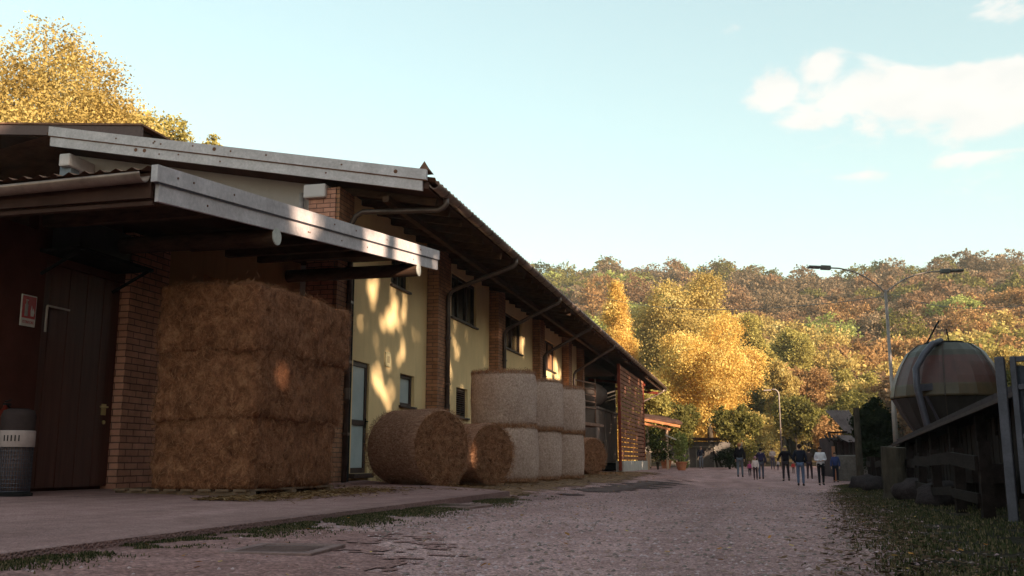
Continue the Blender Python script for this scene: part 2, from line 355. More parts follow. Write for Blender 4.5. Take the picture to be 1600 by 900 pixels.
xs = sorted(set([-300, -200, -100, -60, -40, -25, -15]+frange(-10, 12, .25)+[14, 17, 20, 25, 32, 40, 60, 100, 200, 300]))
ys = sorted(set([-50, -25, -12]+frange(-6, 70, .4)+[74, 80, 88, 96, 105, 115, 140, 200, 400]))
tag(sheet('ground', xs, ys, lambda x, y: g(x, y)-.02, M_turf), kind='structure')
_q = [ground_hit(*p) for p in ((1410, 897), (1400, 870), (1362, 815), (1325, 782))]
RK = [(-8, .4)]+[(q.y, q.x) for q in _q]+[(17.9, 1.45), (22, 1.75), (30, 2.3), (38, 4), (45, 8), (52, 14), (78, 16)]
RK.sort()
def road_r(y): return lin(RK, y)
def road_l(y): return -3.48 if y < 13.8 else (-3.48-(y-13.8)*1.6 if y < 15.9 else -7.28) if y < 60 else -13
def wob(x, y, s=1.0): return mnoise.noise(Vector((x*s, y*s, 3)))
tag(sheet('gravel_road', sorted(set(frange(-7.3, 3, .12)+frange(3, 17, .7)+frange(-14, -7.3, .7))), frange(-6, 70, .2) , lambda x, y: g(x, y)+.002, M_gravel,
      lambda x, y: road_l(y) < x < road_r(y)+.05+.12*wob(x, y, 1.1)+.2*wob(x, y, 7)+.15*wob(x, y, 11)), kind='structure')
tag(sheet('dirt_patch', frange(-3.5, -.4, .06), frange(1.5, 6.6, .06), lambda x, y: g(x, y)+.008, M_dirt,
      lambda x, y: x < road_l(y)+1.75-.42*max(0, y-4.6)+.9*wob(x, y, .8)+.5*wob(x, y, 3)+.5*wob(x, y, 9)), kind='structure')
tag(sheet('straw_strewn_ground', frange(-7.28, -2.2, .08), frange(13.2, 43, .16), lambda x, y: g(x, y)+.009, M_straw,
      lambda x, y: x > road_l(y) and x < -3.6+.5*wob(x, y, .5)+.5*wob(x, y, 2.2)-.5*sstep(24, 40, y)), kind='structure')
tag(sheet('dark_earth', frange(-3.9, -.6, .08), frange(13, 36, .14), lambda x, y: g(x, y)+.014, M_blacktop,
      lambda x, y: abs(x+2.9-.02*(y-16)) < .55*math.sin(math.pi*min(1, max(0, (y-13)/23)))+.9*wob(x, y, .9)-.12), kind='structure')  # irregular darker earth patches along the lane
# pavement slab, with a real edge
mb = MB(); ysl = frange(-4, 13.9, .6)
for y0, y1 in zip(ysl, ysl[1:]):
    prev = None
    for x0, x1 in zip([-12, -7.9, -5.6, -3.5], [-7.9, -5.6, -3.5, None]):
        if x1 is None: continue
        mb.add([(x0, y0, pave(x0)), (x1, y0, pave(x1)), (x1, y1, pave(x1)), (x0, y1, pave(x0))], [(0, 1, 2, 3)])
    mb.add([(-3.5, y0, pave(-3.5)), (-3.5, y0, -.3), (-3.5, y1, -.3), (-3.5, y1, pave(-3.5))], [(0, 1, 2, 3)])
mb.add([(-12, 13.9, pave(-12)), (-7.9, 13.9, pave(-7.9)), (-5.6, 13.9, pave(-5.6)), (-3.5, 13.9, pave(-3.5)), (-7.3, 17.4, .088), (-7.3, 23, .088), (-12, 23, .1)], [(0, 1, 2, 3, 4, 5, 6)])
mb.add([(-3.5, 13.9, pave(-3.5)), (-3.5, 13.9, -.3), (-7.3, 17.4, -.3), (-7.3, 17.4, .088)], [(0, 1, 2, 3)])
tag(mb.build('pavement', M_pave), kind='structure')

rng = np.random.default_rng(7); random.seed(7)
# loose stones on the road (uncountable)
def stones(name, n, region, smin, smax, mats, seed):
    r = np.random.default_rng(seed); base = np.array([(1, 0, 0), (0, 1, 0), (-1, 0, 0), (0, -1, 0), (0, 0, .7), (0, 0, -.6)], float)
    F = np.array([(0, 1, 4), (1, 2, 4), (2, 3, 4), (3, 0, 4), (1, 0, 5), (2, 1, 5), (3, 2, 5), (0, 3, 5)])
    V = []; FF = []; mi = []; c = 0
    while c < n:
        x, y = region(r)
        if x is None: continue
        s = smin+(smax-smin)*r.random()**3; a = r.random()*6.28; ca, sa = math.cos(a), math.sin(a)
        b = base*(.7+.6*r.random((6, 3)))*s*np.array([1.2, .8, .8])
        b = np.stack([b[:, 0]*ca-b[:, 1]*sa, b[:, 0]*sa+b[:, 1]*ca, b[:, 2]], 1)+(x, y, g(x, y)+s*.25)
        V.append(b); FF.append(F+c*6); mi += [int(r.random()*len(mats))]*8; c += 1
    V = np.concatenate(V); FF = np.concatenate(FF)
    me = bpy.data.meshes.new(name); me.from_pydata(V.tolist(), [], FF.tolist())
    for m in mats: me.materials.append(m)
    me.polygons.foreach_set('material_index', mi); me.update()
    o = bpy.data.objects.new(name, me); COL.objects.link(o); return o
def road_pt(r):
    y = 3.2+22*r.random()**1.6; x = -3.45+r.random()*(road_r(y)+3.45)
    if y < 6 and x < -1.7+.5*wob(x, y, .8) and r.random() < .75: return None, None
    return x, y
tag(stones('loose_stones', 26000, road_pt, .005, .019, [plain('stone_pale', (.46, .31, .32)), plain('stone_mid', (.36, .22, .23)), plain('stone_dark', (.2, .14, .13)), plain('stone_warm', (.30, .18, .16))], 3), kind='stuff', label='loose gravel stones scattered over the lane', cat='gravel')
# grass
def grass(name, n, region, h, mats, seed, z=None, lean=.5):
    r = np.random.default_rng(seed); P = []
    while len(P) < n:
        x, y = region(r)
        if x is None: continue
        P.append((x, y, (z or g)(x, y)))
    P = np.array(P); n = len(P); a = r.random(n)*6.28; hh = h*(.4+r.random(n)); w = .004+.004*r.random(n)
    d = np.stack([np.cos(a), np.sin(a), 0*a], 1); l = np.stack([np.cos(a+1.6), np.sin(a+1.6), 0*a], 1)*(lean*hh*r.random(n))[:, None]
    up = np.array([0, 0, 1.])*hh[:, None]
    V = np.stack([P-d*w[:, None], P+d*w[:, None], P+l+up+d*(w*.3)[:, None], P+l+up-d*(w*.3)[:, None]], 1)
    return np_quads(name, V, mats, r.random(n))
M_grass = leaf_mat('grass_blades', [(0, (.025, .026, .012)), (.5, (.055, .058, .026)), (.75, (.12, .09, .05)), (1, (.22, .15, .09))], .25)
def strip_pt(r):
    y = 2.6+12*r.random(); x = -3.5+abs(r.normal())*(.16+.10*sstep(4, 7, y))+.0
    if wob(x*1.2, y, 1.4)+.5*wob(x, y, 5) < -.15+.25*sstep(9, 13, y): return None, None
    return x, y
tag(grass('grass_strip', 30000, strip_pt, .017, M_grass, 5), kind='stuff', label='thin green grass along the pavement edge', cat='grass')
def verge_pt(r):
    y = 3+30*r.random()**1.5; x = road_r(y)+.06+(r.normal()*.14 if r.random() < .25 else .1+abs(r.normal())*1.1)
    if wob(x*1.5, y, 2.1) < -.15: return None, None
    return x, y
tag(grass('grass_verge', 45000, verge_pt, .022, M_grass, 6), kind='stuff', label='dark grass verge along the wooden pens', cat='grass')
def litter(name, n, region, size, mat, seed, zoff=.015, aspect=.1):
    r = np.random.default_rng(seed); P = []
    while len(P) < n:
        x, y = region(r)
        if x is None: continue
        P.append((x, y, (pave(x) if (x < -3.5 and y < 13.9) else g(x, y)+.008)+zoff*(.4+r.random())))
    P = np.array(P); a = r.random(n)*6.28; s = size*(.5+r.random(n))
    d = np.stack([np.cos(a), np.sin(a), .15*r.normal(size=n)], 1)*s[:, None]*.5; e = np.stack([-np.sin(a), np.cos(a), .3*r.normal(size=n)], 1)*(s*aspect)[:, None]*.5
    return np_quads(name, np.stack([P-d, P+e, P+d, P-e], 1), mat, r.random(n))
M_strawl = leaf_mat('straw_stalks', [(0, (.10, .045, .02)), (.6, (.22, .115, .055)), (1, (.36, .22, .12))], .1)
M_fallen = leaf_mat('fallen_leaves', [(0, (.25, .09, .03)), (.6, (.45, .2, .06)), (1, (.6, .4, .15))], .1)
def straw_pt(r):
    if r.random() < .35:
        y = 8.9+4.2*r.random(); x = -5.5+abs(r.normal())*.4-.1; return x, y
    y = 13.5+28*r.random()**1.3; x = -5.6+r.normal()*.9
    return (x, y) if x > -7.1 else (None, None)
tag(litter('straw_litter', 16000, straw_pt, .11, M_strawl, 8), kind='stuff', label='loose straw scattered around the bales', cat='straw')
def leaf_pt(r):
    y = 3.4+45*r.random()**1.3; x = -3.4+r.random()*(min(3, road_r(y))+4.2); return x, y
def edge_pt(r):
    y = 3.5+18*r.random()**1.4; return road_r(y)+.24*r.normal(), y
tag(stones('verge_pebbles', 3500, edge_pt, .005, .02, [plain('stone_dark', (.2, .14, .13)), plain('stone_mid', (.38, .25, .25))], 13), kind='stuff', label='scattered pebbles where the gravel meets the grass verge', cat='gravel')
tag(litter('verge_debris', 5000, edge_pt, .05, leaf_mat('dull_debris', [(0, (.05, .03, .02)), (1, (.16, .09, .06))], .1), 14, .01, .3), kind='stuff', label='dry grass and dead leaves along the verge', cat='debris')
tag(litter('fallen_leaves', 520, leaf_pt, .032, M_fallen, 9, .02, .8), kind='stuff', label='small orange fallen leaves scattered on the lane', cat='leaves')

# drain covers
def drain(px, py, w, l, rz, label):
    p = ground_hit(px, py); t = thing('drain_cover', label, 'drain cover', (p.x, p.y, g(p.x, p.y)), rz)
    mb = MB()
    for x0, x1, y0, y1 in ((-w/2, w/2, -l/2, -l/2+.06), (-w/2, w/2, l/2-.06, l/2), (-w/2, -w/2+.06, -l/2+.06, l/2-.06), (w/2-.06, w/2, -l/2+.06, l/2-.06)): mb.box(x0, x1, y0, y1, -.03, .021)
    mb.build('frame', surf('drain_frame', (.19, .11, .105), (.28, .17, .16), 5, .9, grain=.4), t, bevel=.006)
    mb = MB(); mb.box(-w/2+.065, w/2-.065, -l/2+.065, l/2-.065, -.03, .015)
    for k in range(5): mb.box(-w/2+.08, w/2-.08, -l/2+.1+k*(l-.2)/5, -l/2+.12+k*(l-.2)/5, .0152, .019)
    mb.build('lid', surf('drain_lid', (.13, .075, .07), (.20, .12, .115), 6, .7, grain=.3), t)
drain(445, 862, .52, .58, .1, 'square drain cover with concrete rim, set in reddish dirt nearest the camera')
drain(700, 792, .8, .7, -.1, 'flat drain cover beside the grass strip near the lying round bale')

# ------------------------------------------------------------------ the farm building
WX = -7.3
barn = thing('farm_building', 'long yellow farm building with brick pillars and a deep dark eave', 'building', (WX, 16.5, 0))
def bp(mb, name, mat, parent=None, **k):
    o = mb.build(name, mat, None, **k); o.parent = parent or barn
    o.matrix_parent_inverse = (parent or barn).matrix_basis.inverted() if (parent is None) else Matrix()
    if parent is None: o.matrix_parent_inverse = Matrix.Translation((-WX, -16.5, 0))
    return o
# parts hanging on barn are written in world coordinates; sub-parts in their part's space are also world (parts sit at origin)
def zr(Y): return 5.21-.0065*(Y-15.6)          # eave soffit level at X=-5.45
def zs(X, Y): return zr(Y)+.187*(-5.45-X)
def wall_open(X, y0, y1, z0, ztop, opens, depth=.16, fy=1):
    """front face toward +X with real openings and reveals"""
    mb = MB(); Ys = sorted(set([y0, y1]+[v for o in opens for v in o[:2]])); Zs = sorted(set([z0, ztop]+[v for o in opens for v in o[2:4]]))
    for a, b in zip(Ys, Ys[1:]):
        for c, d in zip(Zs, Zs[1:]):
            if any(o[0] <= a and b <= o[1] and o[2] <= c and d <= o[3] for o in opens): continue
            mb.add([(X, a, c), (X, b, c), (X, b, d), (X, a, d)], [(0, 1, 2, 3)])
    for a, b, c, d in opens:
        q = X-depth
        mb.add([(X, a, c), (X, b, c), (q, b, c), (q, a, c)], [(0, 1, 2, 3)]); mb.add([(X, a, d), (X, b, d), (q, b, d), (q, a, d)], [(3, 2, 1, 0)])
        mb.add([(X, a, c), (q, a, c), (q, a, d), (X, a, d)], [(0, 1, 2, 3)]); mb.add([(X, b, c), (q, b, c), (q, b, d), (X, b, d)], [(3, 2, 1, 0)])
    return mb
YE = 40.8
door_o = (16.86, 17.66, .22, 2.33)
opens = [door_o, (19.38, 20.28, 1.62, 2.30), (18.72, 19.80, 4.13, 5.05), (22.92, 25.22, 4.05, 5.2), (23.42, 24.42, 1.55, 2.30),
         (28.3, 30.6, 3.88, 5.0), (34.0, 36.1, 3.78, 4.85)]
mb = wall_open(WX, 16.46, YE, -.1, 5.5, opens); bp(mb, 'wall', M_yellow)
def window(o, kind, label=None, split=2, xf=WX-.10):
    a, b, c, d = o; mb = MB(); t = .07
    mb.box(xf-.04, xf+.03, a, a+t, c, d); mb.box(xf-.04, xf+.03, b-t, b, c, d)
    mb.box(xf-.04, xf+.03, a+t, b-t, c, c+t); mb.box(xf-.04, xf+.03, a+t, b-t, d-t, d)
    for k in range(1, split): y = a+(b-a)*k/split; mb.box(xf-.035, xf+.035, y-.035, y+.035, c+t, d-t)
    w = bp(mb, 'window', M_frame)
    if label: w['label'] = label
    p = MB(); p.box(xf-.03, xf-.015, a+t, b-t, c+t, d-t); po = p.build('pane', kind, w)
    s = MB(); s.box(WX-.10, WX+.06, a-.06, b+.06, c-.05, c-.002); s.build('sill', M_frame, w, bevel=.01)
    return w
window(opens[1], M_glassl, 'small low window with a pale frosted pane', 1)
window(opens[2], M_glassd, None, 2); window(opens[3], M_glassd, 'wide dark upper window', 3)
w = window(opens[4], M_glassd, 'small dark louvred window', 1)
mb = MB()
for k in range(11): z = 1.64+k*.055; mb.bar((WX-.06, 23.50, z), (WX-.06, 24.34, z), .05, .012, upv=(.5, 0, 1))
mb.build('louvre', M_frame, w)
window(opens[5], M_glassd, None, 2); window(opens[6], surf('red_shutter', (.20, .09, .05), (.42, .22, .12), 2, .7), 'upper window closed by a brown board', 2)
# glazed door
a, b, c, d = door_o; xf = WX-.08; mb = MB(); t = .09
mb.box(xf-.03, xf+.04, a, a+t, c, d); mb.box(xf-.03, xf+.04, b-t, b, c, d); mb.box(xf-.03, xf+.04, a+t, b-t, d-t, d); mb.box(xf-.03, xf+.04, a+t, b-t, c, c+.10); mb.box(xf-.03, xf+.04, a+t, b-t, 1.12, 1.22)
dr = bp(mb, 'door', M_frame); dr['label'] = 'narrow dark-framed door with two frosted panes'
for z0, z1 in ((.32, 1.12), (1.22, 2.24)): p = MB(); p.box(xf-.012, xf+.012, a+t, b-t, z0, z1); p.build('pane', M_glassl, dr)
p = MB(); p.box(xf+.04, xf+.055, b-.07, b-.03, 1.08, 1.26); p.tube([(xf+.05, b-.05, 1.2), (xf+.10, b-.05, 1.2), (xf+.10, b-.17, 1.2)], .011, 8); p.build('handle', M_black, dr)
mb = MB(); mb.box(WX-.1, WX+.12, a-.08, b+.08, .13, .215); bp(mb, 'door_sill', M_frame, bevel=.01)
mb = MB(); mb.box(WX+.002, WX+.03, 18.46, 18.74, 2.36, 2.66); o = bp(mb, 'wall_plate', plain('plate_cream', (.55, .45, .28)), bevel=.01)
m2 = MB(); m2.box(WX+.031, WX+.036, 18.53, 18.67, 2.44, 2.58); m2.build('plate_inset', plain('plate_dark', (.28, .22, .14)), o)
# lintel band over upper windows
mb = MB()
for a, b, c, d in (opens[3], opens[5], opens[6]): mb.box(WX+.001, WX+.05, a-.15, b+.25, d+.0, d+.12)
# pillars along the wall (brick, standing proud)
PIL = [(15.75, 16.42), (21.05, 22.0), (26.55, 27.35), (32.2, 32.95), (37.5, 38.2), (YE, YE+.35)]
for i, (a, b) in enumerate(PIL):
    mb = MB(); pr_ = .28 if i else .12
    mb.box(WX-.35, WX+pr_, a, b, -.1, 5.4); bp(mb, 'brick_pillar', M_brick)
mb = MB(); mb.box(WX+.01, WX+.10, 16.44, 16.58, -.1, 3.9); bp(mb, 'corner_post', M_black)
# gable end wall seen over the canopy
mb = MB(); yg = 16.42
mb.add([(-13.6, yg, 0), (WX-.36, yg, 0), (WX-.36, yg, zs(WX-.36, yg)), (-13.6, yg, zs(-13.6, yg))], [(0, 1, 2, 3)]); bp(mb, 'gable_wall', M_white)
mb = MB(); mb.box(-7.78, WX+.05, 15.72, 16.41, 3.2, 5.38); o = bp(mb, 'gable_pillar', M_brickl)
mb = MB()
for x in (-7.98, -8.22): mb.tube([(x, 16.30, 3.9), (x, 16.30, 5.5)], .05, 10)
bp(mb, 'vent_pipe', M_galv, smooth=True)
for x0, x1 in ((-7.86, -7.42), (-13.2, -12.95)):
    mb = MB(); zt = zs((x0+x1)/2, 15.7); mb.box(x0, x1, 15.63, 16.4, zt-.42, zt-.16); bp(mb, 'purlin_end', M_white, bevel=.03)
mb = MB(); mb.box(-13.25, -13.0, 15.75, 16.0, 4.5, 6.35); bp(mb, 'strut', plain('blue_grey', (.18, .19, .23)))
# roof slab (pitched) with corrugated tile top
XR = -13.45; Y0, Y1 = 15.62, 61.9
mb = MB()
def zt_(X, Y): return zs(X, Y)+.20
vv = []
for Yv in (Y0, Y1):
    vv += [(-5.42, Yv, zs(-5.42, Yv)), (-5.42, Yv, zs(-5.42, Yv)+.12), (XR, Yv, zs(XR, Yv)+.12), (XR, Yv, zs(XR, Yv))]
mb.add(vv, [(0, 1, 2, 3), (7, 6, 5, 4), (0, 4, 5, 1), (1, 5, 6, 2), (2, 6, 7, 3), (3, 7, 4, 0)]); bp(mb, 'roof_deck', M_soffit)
mb = MB(); n = int((Y1-Y0)/.11); vs = []; fs = []
for k in range(n+1):
    Yv = Y0+(Y1-Y0)*k/n; dz = .03*math.cos(k*math.pi/1.0)
    for X in (-5.30, -8, -11, XR-.1): vs.append((X, Yv, zs(X, Yv)+.19+dz))
    for X in (-5.30, XR-.1): vs.append((X, Yv, zs(X, Yv)+.13))
for k in range(n):
    a = k*6; b = a+6
    for j in range(3): fs.append((a+j, b+j, b+j+1, a+j+1))
    fs.append((a+4, b+4, b, a))
mb.add(vs, fs); bp(mb, 'roof', M_tile)
# far slope of the roof, falling away on the hidden side
mb = MB(); mb.add([(XR, Y0, zs(XR, Y0)+.19), (XR, Y1, zs(XR, Y1)+.19), (XR-8, Y1, zs(XR, Y1)-1.3), (XR-8, Y0, zs(XR, Y0)-1.3)], [(0, 1, 2, 3)]); bp(mb, 'rear_roof', M_tile)
for k in range(58):
    Yv = 16.3+k*.79
    if Yv > 61.6: break
    mb = MB(); mb.bar((-5.5, Yv, zs(-5.5, Yv)-.075), (-7.5, Yv, zs(-7.5, Yv)-.075), .09, .14); bp(mb, 'rafter', M_beam)
# long purlins on the underside, running the length of the eave
for X in (-6.35,):
    mb = MB(); mb.bar((X, Y0+.3, zs(X, Y0)-.21), (X, Y1-.4, zs(X, Y1)-.21), .12, .12); bp(mb, 'eave_beam', M_beam)
# gable fascia, two folded sheet bands with a rusty seam
mb = MB(); m3 = MB(); yf = 15.60
def band(mb, za, zb, y0, y1, xa=-13.42, xb=-5.44):
    v = []
    for y in (y0, y1):
        v += [(xa, y, zs(xa, 15.6)+za), (xb, y, zs(xb, 15.6)+za), (xb, y, zs(xb, 15.6)+zb), (xa, y, zs(xa, 15.6)+zb)]
    mb.add(v, [(0, 1, 2, 3), (7, 6, 5, 4), (0, 4, 5, 1), (1, 5, 6, 2), (2, 6, 7, 3), (3, 7, 4, 0)])
band(mb, .145, .335, 15.54, 15.61); band(mb, -.06, .128, 15.565, 15.61, -13.38, -5.52)
fa = bp(mb, 'gable_fascia', M_galv)
band(m3, .127, .146, 15.55, 15.60); m3.build('seam', M_rust, fa)
mb = MB(); random.seed(4)
for k in range(16):
    x = -13.2+7.6*random.random(); z = zs(x, 15.6)+random.choice((.03, .23))+.05*random.random()
    yb = 15.5395 if z > zs(x, 15.6)+.14 else 15.5645
    r_ = .018+.02*(k % 5 == 0); mb = MB(); mb.tube([(x, yb, z), (x, yb-.006, z)], r_, 8); mb.build('fixing', M_rust, fa)
mb = MB(); mb.add([(-5.62, 15.6, 5.55), (-5.42, 15.6, 5.55), (-5.50, 15.6, 5.72), (-5.62, 15.9, 5.55), (-5.42, 15.9, 5.55), (-5.50, 15.85, 5.66)], [(0, 1, 2), (5, 4, 3), (0, 3, 4, 1), (1, 4, 5, 2), (2, 5, 3, 0)]); bp(mb, 'verge_tile', M_tile)
# gutter (half round, real thickness) and its brackets
def gutter_mb(p0, p1, r=.085, seg=10, th=.008, rot=0):
    p0, p1 = Vector(p0), Vector(p1); d = (p1-p0).normalized(); a = d.cross(Vector((0, 0, 1))).normalized(); u = a.cross(d)
    mb = MB(); v = []; 
    for p in (p0, p1):
        for R in (r, r-th):
            for k in range(seg+1):
                t = math.pi+math.pi*k/seg; v.append(p+a*math.cos(t)*R+u*math.sin(t)*R)
    m = seg+1; f = []
    for k in range(seg):
        f += [(k, k+1, 2*m+k+1, 2*m+k), (m+k+1, m+k, 3*m+k, 3*m+k+1), (k+1, k, m+k, m+k+1), (2*m+k, 2*m+k+1, 3*m+k+1, 3*m+k)]
    f += [(0, 2*m, 3*m, m), (m-1, 2*m-1, 4*m-1, 3*m-1)]
    mb.add(v, f); return mb
gx = -5.33
gt = bp(gutter_mb((gx, 15.66, zr(15.6)+.10), (gx, 61.85, zr(61.85)+.10), .10), 'gutter', M_gutter, smooth=True)
mb = MB()
for k in range(60):
    Yv = 16.2+k*.77; zc = zr(Yv)+.10
    mb.tube([(gx+.108*math.cos(t), Yv, zc+.108*math.sin(t)) for t in [math.pi*(1+i/8) for i in range(9)]], .009, 5)
mb.build('gutter_bracket', M_pipe, gt)
for i, Yp in enumerate((16.35, 21.75, 27.15, 32.75, 38.4)):
    z = zr(Yp); ze = [4.93, 4.42, 4.22, 4.12, 3.98][i]; xw = WX+.34 if i else WX+.16
    Yw = Yp-.12
    mb = MB(); pts = [(gx, Yp, z+.02), (gx, Yp, z-.10), (gx-.06, Yp, z-.16), (gx-.16, Yp, z-.20), (xw+.22, Yw, ze+.10), (xw+.08, Yw, ze+.03), (xw, Yw, ze-.1), (xw, Yw, ze-.3), (xw, Yw, .02)]
    mb.tube(pts, .052, 12); dp = bp(mb, 'downpipe', M_pipe, smooth=True)
    for zz in (.9, 2.2, 3.3): mb = MB(); mb.box(xw-.07, xw+.06, Yw-.065, Yw+.065, zz, zz+.05); mb.build('clamp', M_pipe, dp)
    mb = MB(); mb.tube([(xw, Yw, 1.55), (xw, Yw, 1.75)], .066, 12); mb.build('pipe_collar', M_pipe, dp)
# eave end block lit by the sun at the far corner
mb = MB(); mb.add([(-5.30, 61.9, zr(61.9)+.17), (-5.30, 61.9, zr(61.9)-.1), (-8.5, 61.9, zs(-8.5, 61.9)-.1), (-8.5, 61.9, zs(-8.5, 61.9)+.17), (-5.30, 61.97, zr(61.9)+.17), (-5.30, 61.97, zr(61.9)-.1), (-8.5, 61.97, zs(-8.5, 61.9)-.1), (-8.5, 61.97, zs(-8.5, 61.9)+.17)], [(3, 2, 1, 0), (4, 5, 6, 7), (0, 1, 5, 4), (1, 2, 6, 5), (2, 3, 7, 6), (3, 0, 4, 7)]); bp(mb, 'far_fascia', M_gutter)
mb = MB(); mb.tube([(gx, 60.8, 4.85), (gx-.1, 60.8, 4.7), (-6.6, 60.4, 4.1), (-6.7, 60.4, 3.9), (-6.7, 60.4, 0)], .05, 8); bp(mb, 'downpipe', M_gutter, smooth=True)
# open bay behind the slatted screen: back wall, end wall
mb = MB(); mb.box(-11.2, -11.0, YE, 61, -.1, 5.9); mb.box(-11.0, WX-.3, YE+.36, YE+.5, -.1, 5.5); mb.box(-11.0, WX-.1, 53.4, 53.6, -.1, 5.1); bp(mb, 'bay_wall', M_stonewall)
# slatted screen
scr = MB(); ys0, ys1, xs0 = 43.35, 53.1, -5.8
random.seed(12)
for k in range(21):
    z0 = .50+k*.204; y = ys0+.10
    while y < ys1-.1:
        ln = min(ys1-.1-y, 1.22); scr.box(xs0-.03+.006*random.random(), xs0-.002+.012*random.random(), y, y+ln-.02, z0, z0+.155); y += ln
for k in range(9): scr.box(xs0-.07, xs0-.035, ys0+.1+k*1.21, ys0+.18+k*1.21, .45, 4.72)
so_ = bp(scr, 'slat_screen', M_slat); so_['label'] = 'red-brown slatted timber screen'
mb = MB(); mb.box(xs0-.10, xs0+.03, ys0-.03, ys0+.10, .02, 4.78); mb.box(xs0-.10, xs0+.03, ys1-.1, ys1, .45, 4.72); mb.build('frame', M_redframe, so_)
mb = MB(); mb.box(xs0-.25, xs0+.10, ys0+.11, ys1+.4, -.2, .45); bp(mb, 'concrete_plinth', M_concrete, bevel=.02)
mb = MB(); mb.box(xs0-.4, xs0-.02, ys1+.05, ys1+.5, .45, 2.3); bp(mb, 'end_pier', M_brickl)
for q_ in (((-5.7, 53, 4.55), (-8.8, 53, 4.9), .3, .12), ((-5.7, 60.5, 4.6), (-9, 60.5, 5.0), .2, .16)): mb = MB(); mb.bar(*q_); bp(mb, 'end_beam', M_redframe)
# dark gap between: railing of an outside stair landing
mb = MB()
for k in range(5): mb.bar((WX+.05, 38.9, 2.7+k*.27), (WX+.6, 42.0, 2.7+k*.27), .05, .05)
for y in (38.9, 40.4, 42.0): x = WX+.05+.55*(y-38.9)/3.1; mb.bar((x, y, 1.9), (x, y, 4.0), .06, .06)
mb.bar((WX+.3, 39, 1.95), (WX+.6, 42.1, 1.95), .7, .12); bp(mb, 'landing_rail', surf('rail_paint', (.16, .08, .06), (.3, .17, .13), 4, .6))
# grey metal bin body standing in the open bay
gb = thing('metal_container', 'grey sheet-metal container standing in the open bay beside the slatted screen', 'container', (-8.1, 43.4, 0))
mb = MB(); mb.box(-1.2, 1.3, -.3, 6.2, .35, 2.75); mb.box(-1.25, 1.35, -.35, 6.25, 2.75, 2.87); mb.build('body', M_greyp, gb, bevel=.03)
mb = MB()
for x in (-1.0, .05, 1.2): mb.box(x, x+.06, -.34, -.302, .4, 2.7)
for x, y in ((1.302, -.2), (1.302, 1.9), (1.302, 4.0)): mb.box(x, x+.04, y, y+.07, .4, 2.7)
mb.build('rib', M_greyp, gb)
mb = MB(); mb.box(.2, .9, -.335, -.305, .55, 1.15); mb.box(1.304, 1.33, .4, 1.5, .6, 1.3); mb.build('hatch', M_frame, gb)
mb = MB(); mb.box(-1.1, 1.2, -.2, 6, -.1, .349); mb.build('base', M_black, gb)
ck = thing('cement_mixer_drum', 'pale tapered drum lying on top of the grey metal container', 'drum', (-7.3, 44.3, 2.87), .5)
mb = MB(); pr2 = [(.0, -.7), (.3, -.68), (.55, -.3), (.6, .1), (.45, .5), (.25, .75), (0, .76)]
vv = MB(); vv.lathe(pr2, seg=20, caps=False); vv.v = [(z, x, y+.6) for x, y, z in vv.v]; vv.build('drum', M_greyp, ck, smooth=True)
mb = MB(); mb.tube([(-.5, .1, .02), (-.2, .1, .55), (.3, .1, .62), (.8, .1, 1.1)], .05, 8); mb.build('arm', M_black, ck)
# annex wall, brick pier and doors under the canopy
AX = -7.9
o = wall_open(AX, 11.72, 15.74, 0, 3.5, [(12.6, 14.9, .1, 3.2)], .3)
o.add([(AX, 11.72, 3.5), (AX, 15.74, 3.5), (AX, 15.74, 4.0), (AX, 11.72, 3.54)], [(0, 1, 2, 3)]); bp(o, 'annex_wall', M_annexpl)
mb = MB(); mb.box(AX-.5, AX-.302, 12.5, 15.0, 0, 3.3); bp(mb, 'annex_gate', M_door)
mb = MB(); mb.box(AX-.35, AX+.02, 10.85, 11.70, .02, 3.44); bp(mb, 'brick_pillar', M_brickl)
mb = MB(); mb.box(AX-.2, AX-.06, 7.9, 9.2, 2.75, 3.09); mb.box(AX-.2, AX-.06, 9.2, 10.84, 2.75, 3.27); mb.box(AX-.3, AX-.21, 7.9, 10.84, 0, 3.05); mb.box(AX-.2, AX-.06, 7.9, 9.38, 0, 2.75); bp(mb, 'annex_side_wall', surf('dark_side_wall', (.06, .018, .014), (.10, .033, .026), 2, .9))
mb = MB()
for k in range(9): mb.box(AX-.19, AX-.12+.005*(k % 2), 9.40+k*.16, 9.40+k*.16+.152, .14, 2.78)
ad = bp(mb, 'wooden_door', M_door); ad['label'] = 'dark brown boarded door beside the brick pillar'
mb = MB(); mb.box(AX-.115, AX-.10, 10.62, 10.70, 1.02, 1.16); mb.tube([(AX-.11, 10.66, 1.12), (AX-.05, 10.66, 1.12), (AX-.05, 10.52, 1.12)], .012, 8); mb.tube([(AX-.1, 10.66, .93), (AX-.085, 10.66, .93)], .025, 10); mb.build('handle', M_brass, ad)
# ------------------------------------------------------------------ canopy
can = thing('lean_to_canopy', 'near lean-to canopy edged with pale sheet-metal fascia over the hay stack', 'canopy', (-5.45, 7.8, 0))
def cp_(mb, name, mat, parent=None, **k):
    o = mb.build(name, mat, parent or can, **k)
    if parent is None: o.matrix_parent_inverse = Matrix.Translation((5.45, -7.8, 0))
    return o
def zc_(Y): return 3.24+.1143*(Y-7.8)      # top line of the fascia
def cband(mb, za, zb, x0, x1, y0=7.8, y1=16.2):
    v = []
    for x in (x0, x1): v += [(x, y0, zc_(y0)+za), (x, y1, zc_(y1)+za), (x, y1, zc_(y1)+zb), (x, y0, zc_(y0)+zb)]
    mb.add(v, [(3, 2, 1, 0), (4, 5, 6, 7), (0, 1, 5, 4), (1, 2, 6, 5), (2, 3, 7, 6), (3, 0, 4, 7)])
mb = MB(); cband(mb, -.165, .0, -5.47, -5.40, 7.72, 16.22); cband(mb, -.35, -.177, -5.47, -5.43, 7.80, 16.22); cf = cp_(mb, 'fascia', M_galv)
